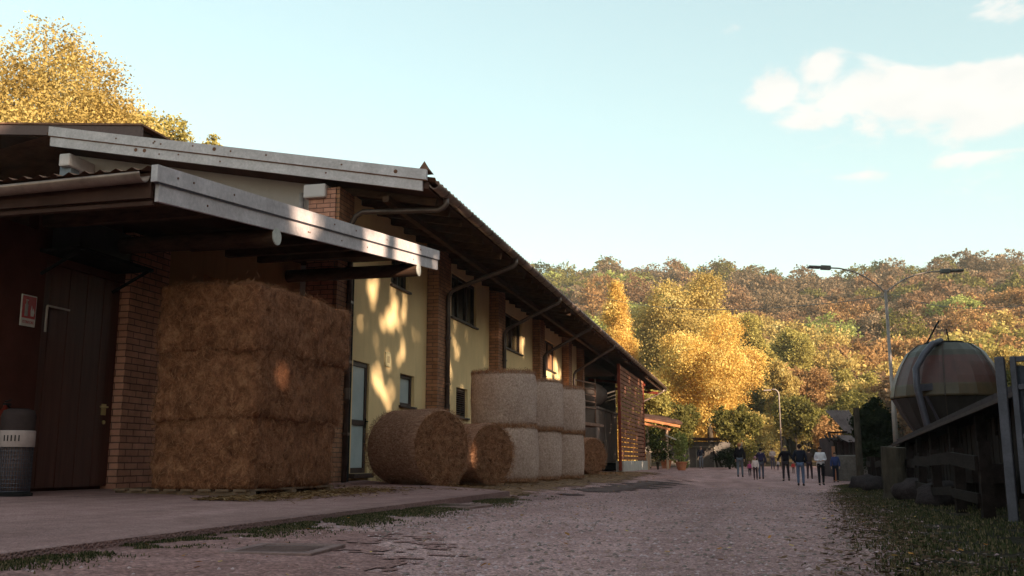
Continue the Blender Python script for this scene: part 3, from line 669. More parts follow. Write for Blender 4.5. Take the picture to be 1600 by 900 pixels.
mb = MB(); cband(mb, -.18, -.163, -5.46, -5.415, 7.76, 16.2); mb.build('seam', M_galvd, cf)
mb = MB(); random.seed(9)
for k in range(13):
    y = 8+8*random.random(); lowr = k % 2; z = zc_(y)-(.08 if not lowr else .27); x = -5.399 if not lowr else -5.429
    mb = MB(); mb.tube([(x, y, z), (x+.006, y, z)], .012, 8); mb.build('fixing', M_rust, cf)
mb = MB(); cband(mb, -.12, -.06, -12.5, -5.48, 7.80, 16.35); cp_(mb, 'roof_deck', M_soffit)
mb = MB(); vs = []; fs = []; n = 120
for k in range(n+1):
    X = -5.50-7*k/n; dz = .022*math.cos(k*math.pi/1.5)
    for Yv in (7.70, 16.38): vs.append((X, Yv, zc_(Yv)-.03+dz))
for k in range(n): fs.append((2*k, 2*k+2, 2*k+3, 2*k+1))
mb.add(vs, fs); cp_(mb, 'roof', M_tile)
g2 = gutter_mb((-5.50, 7.66, 3.13), (-12.5, 7.68, 3.02), .085); cp_(g2, 'gutter', M_gutter, smooth=True)
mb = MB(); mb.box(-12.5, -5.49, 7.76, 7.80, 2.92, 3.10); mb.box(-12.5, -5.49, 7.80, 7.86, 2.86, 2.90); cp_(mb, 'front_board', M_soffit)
for Yl, r_ in ((10.17, .105), (15.2, .11)):
    zl = zc_(Yl)-.35-r_-.02+.05
    mb = MB(); mb.tube([(AX+.03, Yl, zl), (-5.44, Yl, zl)], r_, 18); lg = cp_(mb, 'log_beam', M_beam, smooth=False)
    mb = MB(); mb.tube([(-5.438, Yl, zl), (-5.425, Yl, zl)], r_*.99, 18); mb.build('log_end', M_logend, lg)
for Yl in (8.4, 9.3, 11.2, 12.2, 13.2, 14.2):
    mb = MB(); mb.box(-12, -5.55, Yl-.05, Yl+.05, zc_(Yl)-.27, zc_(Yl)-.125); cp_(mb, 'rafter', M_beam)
# wall unit hung under the canopy
ac = thing('wall_shelf_unit', 'dark shelf with a box and cables on the wall above the wooden door', 'wall unit', (AX-.06, 10.0, 2.84))
mb = MB(); mb.box(.0, .55, -.75, .65, .0, .04); mb.build('shelf', M_black, ac)
mb = MB(); mb.box(.02, .42, -.6, .35, .045, .42); mb.build('box', surf('dark_box', (.03, .028, .03), (.05, .045, .05), 4, .5), ac, bevel=.02)
mb = MB(); mb.tube([(.2, .4, .04), (.25, .5, .3), (.1, .48, .8)], .012, 6); mb.bar((.0, -.7, -.25), (.5, -.7, 0), .03, .03); mb.bar((.0, .6, -.25), (.5, .6, 0), .03, .03); mb.build('bracket', M_black, ac)
# small porch on the hill side of the road-facing ridge: taller barn behind
bb = thing('rear_barn', 'taller dark-roofed barn behind the pale gable at the far left', 'building', (-16, 21, 0))
mb = MB()
def rb(X): return 8.62-.03*(X+14.6)*-1 if False else 8.44+.095*(-14.6-X)
def prism(mb, xa, xb, za, zb, y0, y1, f):
    v = []
    for y in (y0, y1): v += [(xa+16, y-21, f(xa)+za), (xb+16, y-21, f(xb)+za), (xb+16, y-21, f(xb)+zb), (xa+16, y-21, f(xa)+zb)]
    mb.add(v, [(0, 1, 2, 3), (7, 6, 5, 4), (0, 4, 5, 1), (1, 5, 6, 2), (2, 6, 7, 3), (3, 7, 4, 0)])
prism(mb, -24, -14.55, 0, .26, 20, 20.1, rb); mb.build('fascia', plain('purple_brown_fascia', (.13, .085, .085), .6), bb)
mb = MB(); prism(mb, -24, -14.5, .27, .32, 19.97, 23, rb); mb.build('roof', M_tile, bb)
mb = MB(); prism(mb, -24, -14.7, -.02, .25, 20.12, 22.9, rb); mb.build('soffit', M_soffit, bb)
mb = MB(); mb.box(-8, .9, .8, 1.9, 0, 8.38); mb.build('wall', M_soffit, bb)
mb = MB(); mb.bar((1.45, -.6, 8.35), (1.85, .9, 8.1), .5, .05); mb.bar((.9, -.2, 8.62), (1.6, -.2, 8.30), .12, .06); mb.build('ridge_board', M_wood, bb)
# ------------------------------------------------------------------ wall sign, extinguisher, litter bin
AXs = AX-.055
sg = thing('extinguisher_sign', 'red and white fire extinguisher sign on the dark wall left of the door', 'sign', (AXs, 9.14, 2.13)); sg.scale = (1, .74, .74)
mb = MB(); mb.box(0, .012, -.155, .155, -.24, .24); mb.build('plate', plain('sign_white', (.62, .55, .52), .4), sg)
mb = MB(); mb.box(.013, .016, -.14, .14, -.12, .22); mb.build('red_field', plain('sign_red', (.42, .03, .035), .4), sg)
mb = MB(); mb.lathe([(.0, 0), (.032, 0), (.032, .17), (.015, .2), (.012, .23), (0, .23)], (0, 0, 0), 12, caps=False)
mb.v = [(.018+abs(x)*.06, y-.06, z-.09) for x, y, z in mb.v]
mb.box(.018, .021, -.075, -.03, .145, .165)
mb.add([(.018, .04, -.08), (.018, .10, -.08), (.018, .115, -.02), (.018, .09, .05), (.018, .075, 0), (.018, .05, .09), (.018, .03, .0)], [(0, 1, 2, 3, 4, 5, 6)])
mb.build('pictogram', plain('sign_white', (.62, .55, .52), .4), sg)
tc_ = bpy.data.curves.new('lettering', 'FONT'); tc_.body = 'ESTINTORE'; tc_.size = .062; tc_.align_x = 'CENTER'; tc_.align_y = 'CENTER'; tc_.extrude = .001
to = bpy.data.objects.new('lettering', tc_); COL.objects.link(to); to.parent = sg; to.location = (.0155, 0, -.18); to.rotation_euler = (math.pi/2, 0, math.pi/2); to.data.materials.append(plain('sign_red', (.42, .03, .035), .4)); to.scale = (.78, 1, 1)
bpy.context.view_layer.update(); _dg = bpy.context.evaluated_depsgraph_get(); _lm = bpy.data.meshes.new_from_object(to.evaluated_get(_dg)); lo_ = bpy.data.objects.new('lettering', _lm); COL.objects.link(lo_); lo_.parent = sg; lo_.location = to.location; lo_.rotation_euler = to.rotation_euler; lo_.scale = to.scale; bpy.data.objects.remove(to); lo_.name = 'lettering'
ex = thing('fire_extinguisher', 'red fire extinguisher hanging on the dark wall under the sign', 'fire extinguisher', (AX+.06, 8.80, .60)); ex.scale = (.8, .8, .8)
mb = MB(); mb.lathe([(0, 0), (.075, 0), (.08, .02), (.08, .42), (.06, .48), (.025, .52), (.025, .55), (0, .55)], seg=20, caps=False); mb.build('cylinder', plain('extinguisher_red', (.11, .013, .008), .6), ex, smooth=True)
mb = MB(); mb.box(-.02, .02, -.02, .09, .55, .58); mb.bar((0, 0, .6), (0, .10, .63), .02, .012); mb.build('valve', M_black, ex)
mb = MB(); mb.tube([(0, .03, .56), (0, .13, .5), (.02, .13, .3), (.02, .11, .1)], .012, 8); mb.build('hose', M_black, ex)
pz = thing('door_bar', 'thin pale angle bracket fixed beside the red sign', 'bracket', (AX-.10, 9.46, 2.05))
mb = MB(); mb.bar((.03, 0, -.12), (.03, 0, .18), .02, .02); mb.bar((.03, .0, .19), (.03, .38, .19), .02, .02); mb.build('bar', plain('pale_paint', (.45, .36, .33)), pz)
bn = thing('litter_bin', 'cylindrical wire litter bin with a white label band by the wall', 'litter bin', (at(25, 700, 11.4).x, at(25, 700, 11.4).y, pave(-7.4)))
mb = MB(); R = .165
for k in range(40): a = 2*math.pi*k/40; mb.tube([(R*math.cos(a), R*math.sin(a), .05), (R*math.cos(a), R*math.sin(a), .50)], .004, 4)
for z in np.linspace(.05, .5, 12): mb.tube([(R*math.cos(2*math.pi*k/32), R*math.sin(2*math.pi*k/32), z) for k in range(33)], .004, 4)
mb.build('wire_basket', M_galvd, bn)
mb = MB(); mb.lathe([(.0, .06), (.135, .06), (.15, .5), (.135, .5), (.12, .08), (0, .08)], seg=24, caps=False); mb.build('liner', plain('bin_liner', (.14, .085, .08), .9), bn, smooth=True)
mb = MB(); mb.lathe([(R+.008, .50), (R+.012, .51), (R+.012, .66), (R+.008, .67), (R-.01, .67), (R-.01, .50)], seg=36, caps=False); mb.build('label_band', plain('bin_white', (.40, .29, .28), .8), bn, smooth=True)
mb = MB()
for k in range(5): a = -1.55+k*.2; mb.box(R*math.cos(a), R*math.cos(a), 0, 0, 0, 0) if False else mb.tube([((R+.0135)*math.cos(a), (R+.0135)*math.sin(a), .56), ((R+.0135)*math.cos(a), (R+.0135)*math.sin(a), .62)], .006, 4)
mb.build('band_print', M_black, bn)
mb = MB(); mb.lathe([(R, .67), (R+.005, .82), (R-.02, .88), (R-.08, .90), (R-.08, .885), (R-.03, .865), (R-.012, .82), (R-.012, .67)], seg=36, caps=False); mb.build('rim', plain('bin_top', (.05, .032, .032), .9), bn, smooth=True)
mb = MB(); mb.lathe([(0, 0), (R+.03, 0), (R+.03, .03), (R-.02, .05), (0, .05)], seg=30, caps=False); mb.build('base', M_black, bn)

# ------------------------------------------------------------------ hay
def fibres(P, Nn, n, size, rng, aspect=.07, lift=.03, along=None):
    """thin straw quads lying on / poking from a surface"""
    d = rng.normal(size=(n, 3))
    if along is not None: d = d*.55+np.array(along)*rng.choice([-1, 1], n)[:, None]
    d -= Nn*(d*Nn).sum(1, keepdims=True)*.75; d /= np.linalg.norm(d, axis=1, keepdims=True)
    e = np.cross(d, Nn+.3*rng.normal(size=(n, 3))); e /= np.linalg.norm(e, axis=1, keepdims=True)
    s = (size*(.4+rng.random(n)))[:, None]; Q = P+Nn*(lift*rng.random(n))[:, None]
    return np.stack([Q-d*s/2, Q+e*s*aspect/2, Q+d*s/2, Q-e*s*aspect/2], 1)
pal = thing('pallet', 'worn wooden pallet under the tall stack of brown hay', 'pallet', (-6.25, 11.0, 0))
ph = [pave(x) for x in (-7.4, -5.5)]
mb = MB()
for y in (-1.1, -.1, 1.0): mb.box(-.95, .78, y, y+.12, .03, .11)
mb.build('runner', M_pallet, pal)
mb = MB()
for k in range(8): mb.box(-.95+k*.22, -.95+k*.22+.16, -1.15, 1.15, .112, .135)
mb.build('deck', M_pallet, pal)
def hay_block(cx, cy_, z0, sx, sy_, sz, seed, label, lean=0, bulge=.02, rot=0):
    r = np.random.default_rng(seed); bm = bmesh.new(); bmesh.ops.create_cube(bm, size=1)
    bmesh.ops.subdivide_edges(bm, edges=bm.edges[:], cuts=15, use_grid_fill=True)
    for v in bm.verts:
        c = v.co; e = Vector((abs(c.x)*2, abs(c.y)*2, abs(c.z)*2))
        # round the edges
        q = Vector((c.x*sx, c.y*sy_, c.z*sz))
        h = Vector((sx/2, sy_/2, sz/2)); rr = .075
        inner = Vector([max(-(h[i]-rr), min(h[i]-rr, q[i])) for i in range(3)]); dd = q-inner
        if dd.length > rr: q = inner+dd.normalized()*rr
        nrm = Vector((c.x*e.x**4, c.y*e.y**4, c.z*e.z**4)); nrm = nrm.normalized() if nrm.length > 0 else nrm
        q += nrm*(bulge*(1-.25*e.z**2)+.045*mnoise.noise(q*3.1+Vector((seed, 0, 0)))+.035*mnoise.noise(q*9+Vector((0, seed, 0))))
        q.y += lean*(q.z/sz+.5)*(1 if c.y > 0 else .15)
        v.co = q
    bm.normal_update()
    me = bpy.data.meshes.new('hay_bale'); bm.to_mesh(me); me.polygons.foreach_set('use_smooth', [True]*len(me.polygons)); me.materials.append(M_hayb)
    o = bpy.data.objects.new('hay_bale', me); COL.objects.link(o); o.location = (cx, cy_, z0+sz/2); o.rotation_euler = (0, 0, rot)
    tag(o, label, 'hay bale', 'rectangular hay bales stacked on the pallet')
    fs = [f for f in bm.faces if (f.normal.x > .2 or f.normal.y < -.2 or f.normal.z > .5)]
    ar = np.array([f.calc_area() for f in fs]); n = 22000; idx = r.choice(len(fs), n, p=ar/ar.sum())
    P = np.array([f.calc_center_median()[:] for f in fs])[idx]; Nn = np.array([f.normal[:] for f in fs])[idx]
    J = r.normal(size=(n, 3))*.06; J -= Nn*(J*Nn).sum(1, keepdims=True); P = P+J
    np_quads('loose_straw', fibres(P, Nn, n, .075, r, .06, .018, (0, 0, -.5)), M_hayb, r.random(n)**2, o)
    bm.free(); return o
hay_block(-6.12, 10.95, .13, 1.26, 2.15, .90, 1, 'lowest brown rectangular bale resting on the pallet', .10)
hay_block(-6.10, 11.02, .91, 1.29, 2.35, .90, 2, 'middle brown rectangular bale of the tall stack', .08, .02, .01)
hay_block(-6.08, 11.10, 1.69, 1.28, 2.55, .80, 3, 'topmost brown rectangular bale, under the canopy', .02, .03, -.01)

def round_bale(loc, r, ln, axis_az, label, seed, upright=False, pale=False, group='round hay bales along the building', tilt=0, sag=.0, bulge=.0, nf=9000):
    rg = np.random.default_rng(seed)
    t = thing('round_bale', label, 'hay bale', loc, 0, group)
    # local: axis along +X (then rotated); built about its centre
    seg, rings = 56, 14; V = []; 
    for i in range(rings+1):
        u = i/rings; x = (u-.5)*ln; rr = r*(1+bulge*(1-(2*u-1)**2)); 
        rr *= 1-.06*max(0, abs(2*u-1)-.86)/.14
        for k in range(seg):
            a = 2*math.pi*k/seg
            q = rr*(1+.018*mnoise.noise(Vector((x*2, math.cos(a)*2, math.sin(a)*2+seed)))+.006*mnoise.noise(Vector((x*12, math.cos(a)*9, math.sin(a)*9+seed))))
            y, z = q*math.cos(a), q*math.sin(a)
            if not upright and z < 0: z *= 1-.05*(-z/r)
            V.append((x, y, z))
    side = MB(); side.add(V, [(i*seg+k, i*seg+(k+1) % seg, (i+1)*seg+(k+1) % seg, (i+1)*seg+k) for i in range(rings) for k in range(seg)])
    ends2 = []
    for e, sgn in ((0, -1), (rings, 1)):
        rad_n = 7; pv = []
        for j in range(rad_n+1):
            f = 1-j/rad_n
            for k in range(seg):
                vx, vy, vz = V[e*seg+k]; dx = sgn*(.035*(1-f**2)+.035*mnoise.noise(Vector((vy*f*6, vz*f*6, seed+e)))*(f < .97))
                pv.append((vx+dx, vy*f, vz*f))
        fs = [(j*seg+k, j*seg+(k+1) % seg, (j+1)*seg+(k+1) % seg, (j+1)*seg+k) for j in range(rad_n) for k in range(seg)]
        if sgn < 0: fs = [q[::-1] for q in fs]
        em = MB(); em.add(pv, fs); ends2.append(em)
    if upright: rot = Matrix.Rotation(-math.pi/2, 4, 'Y')
    else: rot = Matrix.Rotation(math.pi/2-rad(axis_az), 4, 'Z')
    rot = Matrix.Rotation(tilt, 4, 'X') @ rot
    def tr(mb): mb.v = [tuple(rot @ Vector(p)) for p in mb.v]
    tr(side); [tr(e) for e in ends2]
    side.build('net_wrap', M_hayp if pale else M_hayside, t, smooth=True)
    cores = [e.build('straw_core', M_hayr, t, smooth=True) for e in ends2]
    R3 = np.array(rot.to_3x3())
    # fibres on the ends
    n = nf; a = rg.random(n)*2*math.pi; q = r*np.sqrt(rg.random(n))*.99; sg_ = rg.choice([-1, 1], n)
    P = np.stack([sg_*(ln/2+.02+.015*rg.normal(size=n)), q*np.cos(a), q*np.sin(a)], 1); Nn = np.stack([sg_*1.0, 0*a, 0*a], 1)
    tang = np.stack([0*a, -np.sin(a), np.cos(a)], 1)
    Q = fibres(P, Nn, n, .10, rg, .06, .04)
    Q = Q @ R3.T
    for c_, sl_ in ((cores[0], sg_ < 0), (cores[1], sg_ > 0)): np_quads('loose_straw', Q[sl_], M_hayr, rg.random(int(sl_.sum()))**2, c_)
    # whiskers on the wrapped side
    n = nf//2; a = rg.random(n)*2*math.pi; x = (rg.random(n)-.5)*ln*.98
    Nn = np.stack([0*a, np.cos(a), np.sin(a)], 1); P = Nn*r*(1+bulge*.8)*.995; P[:, 0] = x
    Q = fibres(P, Nn, n, .05 if pale else .08, rg, .07, .015, (0, 0, 0)) @ R3.T
    np_quads('whiskers', Q, M_hayp if pale else M_hayside, rg.random(n), t)
    if upright:   # untidy skirts where the net ends
        n = 3500; a = rg.random(n)*2*math.pi; e = rg.choice([-1, 1], n)
        Nn = np.stack([0*a, np.cos(a), np.sin(a)], 1); P = Nn*r*.985; P[:, 0] = e*ln*(.46+.05*rg.random(n))
        np_quads('frayed_edge', fibres(P, Nn, n, .10, rg, .06, .03, (1, 0, 0)) @ R3.T, M_hayr, rg.random(n), t)
    return t
def gz(x, y): return g(x, y)+.01
r1 = .66
round_bale((-5.62, 15.85, .655+.01), r1, 1.2, 118, 'large round bale lying nearest the glazed door, net-wrapped with its cut face towards the lane', 11)
round_bale((-5.50, 18.7, .58), .60, 1.2, 121, 'second lying round bale, between the nearest bale and the pale upright stacks', 12)
GP = 'pale upright round bales stacked two high'
for i, (x, y, r_) in enumerate([(-5.42, 20.95, .72), (-5.28, 23.5, .70), (-5.12, 25.9, .68)]):
    nm = ['widest nearest', 'middle', 'farthest'][i]
    round_bale((x+.09*(i == 0), y, 1.22/2), r_*.93, 1.18, 0, f'lower pale net-wrapped bale of the {nm} upright stack', 20+i, True, True, GP, 0, bulge=.04, nf=2500)
    round_bale((x, y, 1.20+.60), r_, 1.20, 0, f'upper pale net-wrapped bale of the {nm} upright stack', 30+i, True, True, GP, [.01, -.008, .012][i], bulge=.03, nf=2500)
round_bale((-5.88, 33.6, .60), .64, 1.2, 128, 'lying brown round bale with its cut face out, beyond the pale upright stacks', 41)
round_bale((-6.3, 31.7, .58), .60, 1.2, 128, 'mostly hidden brown round bale behind the farthest pale stack', 42)

# ------------------------------------------------------------------ trees
def crown_points(env, n_lobes, n_clumps, per, sig, rng, lobe_r=.42, shell=(.7, 1.05)):
    """env(u) -> draws lobe centre inside the crown; returns leaf centres"""
    C = np.array([env(rng) for _ in range(n_lobes)]); R = C[:, 3]; C = C[:, :3]
    li = rng.choice(n_lobes, n_clumps, p=R**2/(R**2).sum())
    d = rng.normal(size=(n_clumps, 3)); d[:, 2] += .25; d /= np.linalg.norm(d, axis=1, keepdims=True)
    K = C[li]+d*(R[li]*(shell[0]+(shell[1]-shell[0])*rng.random(n_clumps)))[:, None]
    tb = rng.random(n_clumps)
    P = np.repeat(K, per, 0)+rng.normal(size=(n_clumps*per, 3))*sig*np.array([1, 1, .75])
    T = np.repeat(tb, per)*.6+.4*rng.random(n_clumps*per)
    return P, T, C
def ell_env(rx, rz, zc, lobe, bias=.75):
    def f(r):
        d = r.normal(size=3); d /= np.linalg.norm(d); q = (r.random()**.45)*bias
        return (d[0]*rx*q, d[1]*rx*q, zc+d[2]*rz*q, lobe*(.7+.6*r.random())*(1-.25*abs(d[2])))
    return f
def cone_env(rx, h, z0):
    def f(r):
        u = r.random(); w = rx*(1-u)**.75*(.55+.45*min(1, u*6)); a = r.random()*6.28; q = .62*w*r.random()**.5
        return (q*math.cos(a), q*math.sin(a), z0+u*(h-z0)*.95, max(.3, .42*w+.12))
    return f
def trunk_mb(h, r, C, rng, limbs=7):
    mb = MB(); n = 7; pts = [(.05*h*.3*math.sin(i*1.3)*(i > 0)*.3, .03*h*math.sin(i*2.1)*(i > 0)*.3, h*i/n) for i in range(n+1)]
    mb.tube(pts, [r*(1-.75*i/n)*(1.35 if i == 0 else 1) for i in range(n+1)], 9)
    for k in range(limbs):
        c = C[int(rng.integers(len(C)))]; z = h*(.3+.5*rng.random()); s = Vector((0, 0, z)); e = Vector(c[:3]); m = s.lerp(e, .5)+Vector((0, 0, .06*h*rng.random()))
        mb.tube([s, m, e], [r*.42, r*.26, r*.08], 6)
    return mb
def tree(name, label, base, H, rx, pal, seed, leaf=.28, dens=1.0, env=None, z0=.22, lobes=16, group=None, cat='tree', clump=.45, limbs=7, tr_r=None, rz=None, cull=None):
    rg = np.random.default_rng(seed)
    t = thing(name, label, cat, base, 0, group)
    zc = H*(1+z0)/2; rzz = H*(1-z0)/2
    env = env or ell_env(rx*.92, rzz*.92, zc, rx*.33, .82)
    area = 4*math.pi*((rx*rzz)**1.0)*1.5
    leaf *= .72; per = 34; ncl = int(dens*area/(leaf*leaf*.31*per)*1.35)
    P, T, C = crown_points(env, lobes, ncl, per, clump*rx*.125+leaf*.25, rg)
    P = P[P[:, 2] > H*z0*.45]
    if cull: P = P[gap_keep(P+np.array(base), rg)]
    T = rg.permutation(T)[:len(P)] if len(T) != len(P) else T
    T = np.clip(T, 0, 1)
    Q = leaf_quads(P, leaf, rg)
    # T must follow P; rebuild simple clump tint from position hash
    T = np.clip(.5+.5*np.sin(P[:, 0]*2.1/rx*3+seed)*np.sin(P[:, 1]*2.3/rx*3)*np.sin(P[:, 2]*2/rx*3+1)*.8+.13*rg.normal(size=len(P)), 0, 1)
    np_quads('crown', Q, PAL[pal], T, t)
    trunk_mb(H*.72, tr_r or max(.12, H*.022), C, rg, limbs).build('trunk', M_bark, t, smooth=True)
    return t
def zbase(p): return g(p.x, p.y) if p.y < 115 else hillz(p.x, p.y)
# hill
HCK = []
for px_, py_ in ((500, 440), (840, 416), (1000, 404), (1100, 412), (1300, 424), (1400, 410), (1600, 394), (1900, 380)):
    q_ = at(px_, py_, 345); HCK.append((math.degrees(math.atan2(q_.x, q_.y)), q_.z-15.5))
HCK = [(-180, 30)]+HCK+[(180, 60)]
def hillz(x, y):
    D = math.hypot(x, y); az = math.degrees(math.atan2(x, y))
    Hc = lin(HCK, az)
    t = sstep(92, 345, D); z = Hc*(.55*t+.45*max(0, min(1, (D-92)/253)))
    z *= 1-.25*sstep(380, 700, D)
    z += (mnoise.noise(Vector((x*.018, y*.018, 0)))*5)*t*(1-sstep(250, 330, D))
    return z+g(0, min(y, 115))*0+.2
TT = MB(); nx = 70; ny = 46; idx = {}
for j in range(ny+1):
    D = 92+ (480-92)*(j/ny)**1.3
    for i in range(nx+1):
        a = rad(-50+100*i/nx); idx[i, j] = len(TT.v); x, y = D*math.sin(a), D*math.cos(a); TT.v.append((x, y, hillz(x, y)-.2))
for j in range(ny):
    for i in range(nx): TT.f.append([idx[i, j], idx[i+1, j], idx[i+1, j+1], idx[i, j+1]]); TT.mi.append(0)
tag(TT.build('wooded_hill', surf('forest_floor', (.06, .04, .025), (.13, .085, .05), .15, .95, .3, .3), smooth=True), kind='structure')

# individual mid-distance trees: (px centre, px top, px half width, distance, height or None, palette ...)
def mid(px, top, hw, D, pal, seed, label, name='broadleaf_tree', kind='round', leaf=.30, dens=1.0, z0=.15, lobes=16, limbs=7, group=None, base_z=None):
    b = at(px, 700, D); gzv = zbase(b); tp = at(px, top, D); H = tp.z-gzv; rx = hw/FPX*D*1.0
    env = cone_env(rx, H, H*z0) if kind == 'cone' else None
    if kind == 'cone': lobes = 60
    return tree(name, label, (b.x, b.y, gzv-.1), H, rx, pal, seed, leaf, dens, env, z0, lobes, group, limbs=limbs)
mid(1110, 478, 98, 72, 'maple', 101, 'large golden-orange maple behind the walkers, brightest tree in the scene', 'maple_tree', leaf=.20, dens=1.1, z0=.08, lobes=28, limbs=12)
mid(1062, 398, 108, 100, 'gold', 102, 'tall wide yellow-green tree rising behind the golden maple', leaf=.32, dens=1.1, z0=.1, lobes=26)
mid(968, 428, 66, 74, 'maple', 103, 'narrow pointed golden conifer behind the barn eave', 'columnar_conifer', 'cone', leaf=.17, dens=2.0, z0=.05)
mid(915, 463, 34, 95, 'palegreen', 104, 'rounded pale green tree just above the eave, left of the pointed conifer', leaf=.3)
mid(1012, 560, 45, 66, 'yellowgreen', 105, 'yellow-green tree between the barn end and the golden maple', leaf=.24, dens=.9)
mid(1190, 470, 48, 112, 'yellowgreen', 106, 'yellow-green tree to the right behind the maple top', leaf=.34)
mid(1245, 480, 50, 118, 'yellowgreen', 107, 'light green rounded tree right of the tall yellow one', leaf=.36)
mid(1225, 545, 42, 92, 'gold', 108, 'golden-brown tree just right of the golden maple', leaf=.28)
mid(1300, 505, 40, 120, 'gold', 109, 'yellow tree left of the tall lamp post', leaf=.34)
mid(1275, 560, 52, 100, 'orange', 110, 'russet tree behind the walkers, left of the shack', leaf=.30)
mid(1345, 555, 50, 104, 'yellowgreen', 111, 'yellow-olive tree above the corrugated shack', leaf=.30)
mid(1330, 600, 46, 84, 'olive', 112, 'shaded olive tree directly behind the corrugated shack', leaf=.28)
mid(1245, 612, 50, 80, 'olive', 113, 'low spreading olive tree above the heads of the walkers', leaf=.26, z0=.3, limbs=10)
mid(1410, 560, 52, 98, 'orange', 114, 'orange tree left of the striped dome', leaf=.30)
mid(1475, 545, 50, 106, 'gold', 115, 'dull gold tree directly behind the striped dome', leaf=.32)
mid(1545, 540, 52, 92, 'orange', 116, 'orange-brown tree right of the striped dome', leaf=.28)
mid(1610, 500, 60, 84, 'gold', 117, 'golden-brown tree at the right edge of the photo', leaf=.28)
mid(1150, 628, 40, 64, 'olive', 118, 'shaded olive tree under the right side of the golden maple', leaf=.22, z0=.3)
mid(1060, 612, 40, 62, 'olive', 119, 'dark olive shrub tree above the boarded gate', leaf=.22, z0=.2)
mid(1195, 640, 30, 88, 'gold', 120, 'small gold tree glowing between the trunks behind the walkers', leaf=.26, z0=.3)
mid(1290, 648, 30, 75, 'orange', 121, 'small orange-leaved tree left of the shack roof', leaf=.22, z0=.2)
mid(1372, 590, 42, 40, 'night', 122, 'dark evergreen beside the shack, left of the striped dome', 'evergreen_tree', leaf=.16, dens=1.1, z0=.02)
mid(1590, 560, 50, 60, 'olive', 123, 'dim olive tree behind the shed roof at the right edge', leaf=.24)
# trees behind the barn at the upper left
def up_tree(px, top, D, rx, pal, seed, label, leaf, dens, z0):
    b = at(px, 700, D); tp = at(px, top, D); H = tp.z
    tree('plane_tree', label, (b.x, b.y, 0), H, rx, pal, seed, leaf, dens, None, z0, 34, None, limbs=30, clump=.42)
up_tree(10, 38, 38, 4.9, 'gold', 131, 'tall golden-leaved tree behind the rear barn roof, far left', .155, .62, .42)
up_tree(205, 150, 40, 1.9, 'yellowgreen', 132, 'smaller yellow-green tree top right of the tall golden one', .18, .8, .72)
up_tree(308, 204, 40, .8, 'yellowgreen', 133, 'tiny leafy tree tip poking above the pale gable edge', .15, .5, .85)

# hillside: separate trees, nearest 300, and one mass for the rest
shapes = []
for k in range(6):
    rg = np.random.default_rng(200+k); conif = k >= 4
    env = cone_env(.42, 1.0, .08) if conif else ell_env(.40, .36, .55, .23)
    P, T, C = crown_points(env, 30 if conif else 18, 420 if conif else 480, 17, .033, rg)
    P = P[P[:, 2] > .08]
    shapes.append((P, .044 if not conif else .038))
def shape_mesh(k, coarse=False):
    P, lf = shapes[k]; rg = np.random.default_rng(300+k)
    if coarse: P = P[rg.random(len(P)) < .42]; lf *= 1.5
    Q = leaf_quads(P, lf, rg); T = np.clip(.5+.12*rg.normal(size=len(P))+.3*np.sin(P[:, 0]*9+k)*np.cos(P[:, 1]*8+P[:, 2]*5), 0, 1)
    return Q, T
base_me = []
for k in range(12):
    Q, T = shape_mesh(k % 6, k >= 6); P4 = Q
    # add a thin trunk as quads
    tr = []
    for a in range(4):
        x0, y0 = .018*math.cos(a*1.57), .018*math.sin(a*1.57); x1, y1 = .018*math.cos(a*1.57+1.57), .018*math.sin(a*1.57+1.57)
        tr.append([(x0, y0, -.05), (x1, y1, -.05), (x1*.4, y1*.4, .6), (x0*.4, y0*.4, .6)])
    V = np.concatenate([P4, np.array(tr)]); mi = np.concatenate([np.zeros(len(P4)), np.ones(4)]); Tt = np.concatenate([T, np.zeros(4)])
    base_me.append((V, Tt, mi))
rg = np.random.default_rng(55); cand = []
D = 100.0
while D < 352:
    step = 5.4+D*.004
    a = -15.5
    while a < 17:
        aa = rad(a+rg.normal()*.25); DD = D+rg.normal()*1.6
        cand.append((DD*math.sin(aa), DD*math.cos(aa), DD, math.degrees(aa))); a += math.degrees((5.6+D*.0045)/D)
    D += step
def pick_pal(x, y, D, az):
    n = mnoise.noise(Vector((x*.03, y*.03, 9))); u = rg.random()
    if D > 318: return ('olive' if u < .55 else 'darkgreen' if u < .75 else 'brown')
    if az < -3.5 and D < 200: return 'olive' if u < .5 else 'brown' if u < .75 else 'palegreen'
    if az < -6.5 and D > 230: return 'olive' if u < .5 else ('palegreen' if u < .62 else 'brown')
    if D > 215: return ('brown' if u < .55 else 'rust' if u < .85 else 'olive')
    if D > 165: return ('rust' if u < .30+n*.3 else 'brown' if u < .52 else 'gold' if u < .62 else 'palegreen' if u < .76 else 'orange')
    return ('orange' if u < .22 else 'gold' if u < .50+n*.3 else 'yellowgreen' if u < .68 else 'rust' if u < .86 else 'olive')
WORD = {'olive': 'olive-green', 'darkgreen': 'dark green', 'brown': 'bare brown', 'rust': 'rust-brown', 'palegreen': 'pale green', 'orange': 'orange', 'gold': 'golden', 'yellowgreen': 'yellow-green'}
hill_meshes = {}
def hill_obj(k, pal):
    if k not in hill_meshes:
        V, Tt, mi = base_me[k]; o = np_quads('hillside_tree', V, [PAL[pal], M_bark], Tt, None, mi); me = o.data; bpy.data.objects.remove(o); hill_meshes[k] = me
    o = bpy.data.objects.new('hillside_tree', hill_meshes[k]); COL.objects.link(o)
    o.material_slots[0].link = 'OBJECT'; o.material_slots[0].material = PAL[pal]; return o
cand.sort(key=lambda c: c[2]); mass = {}
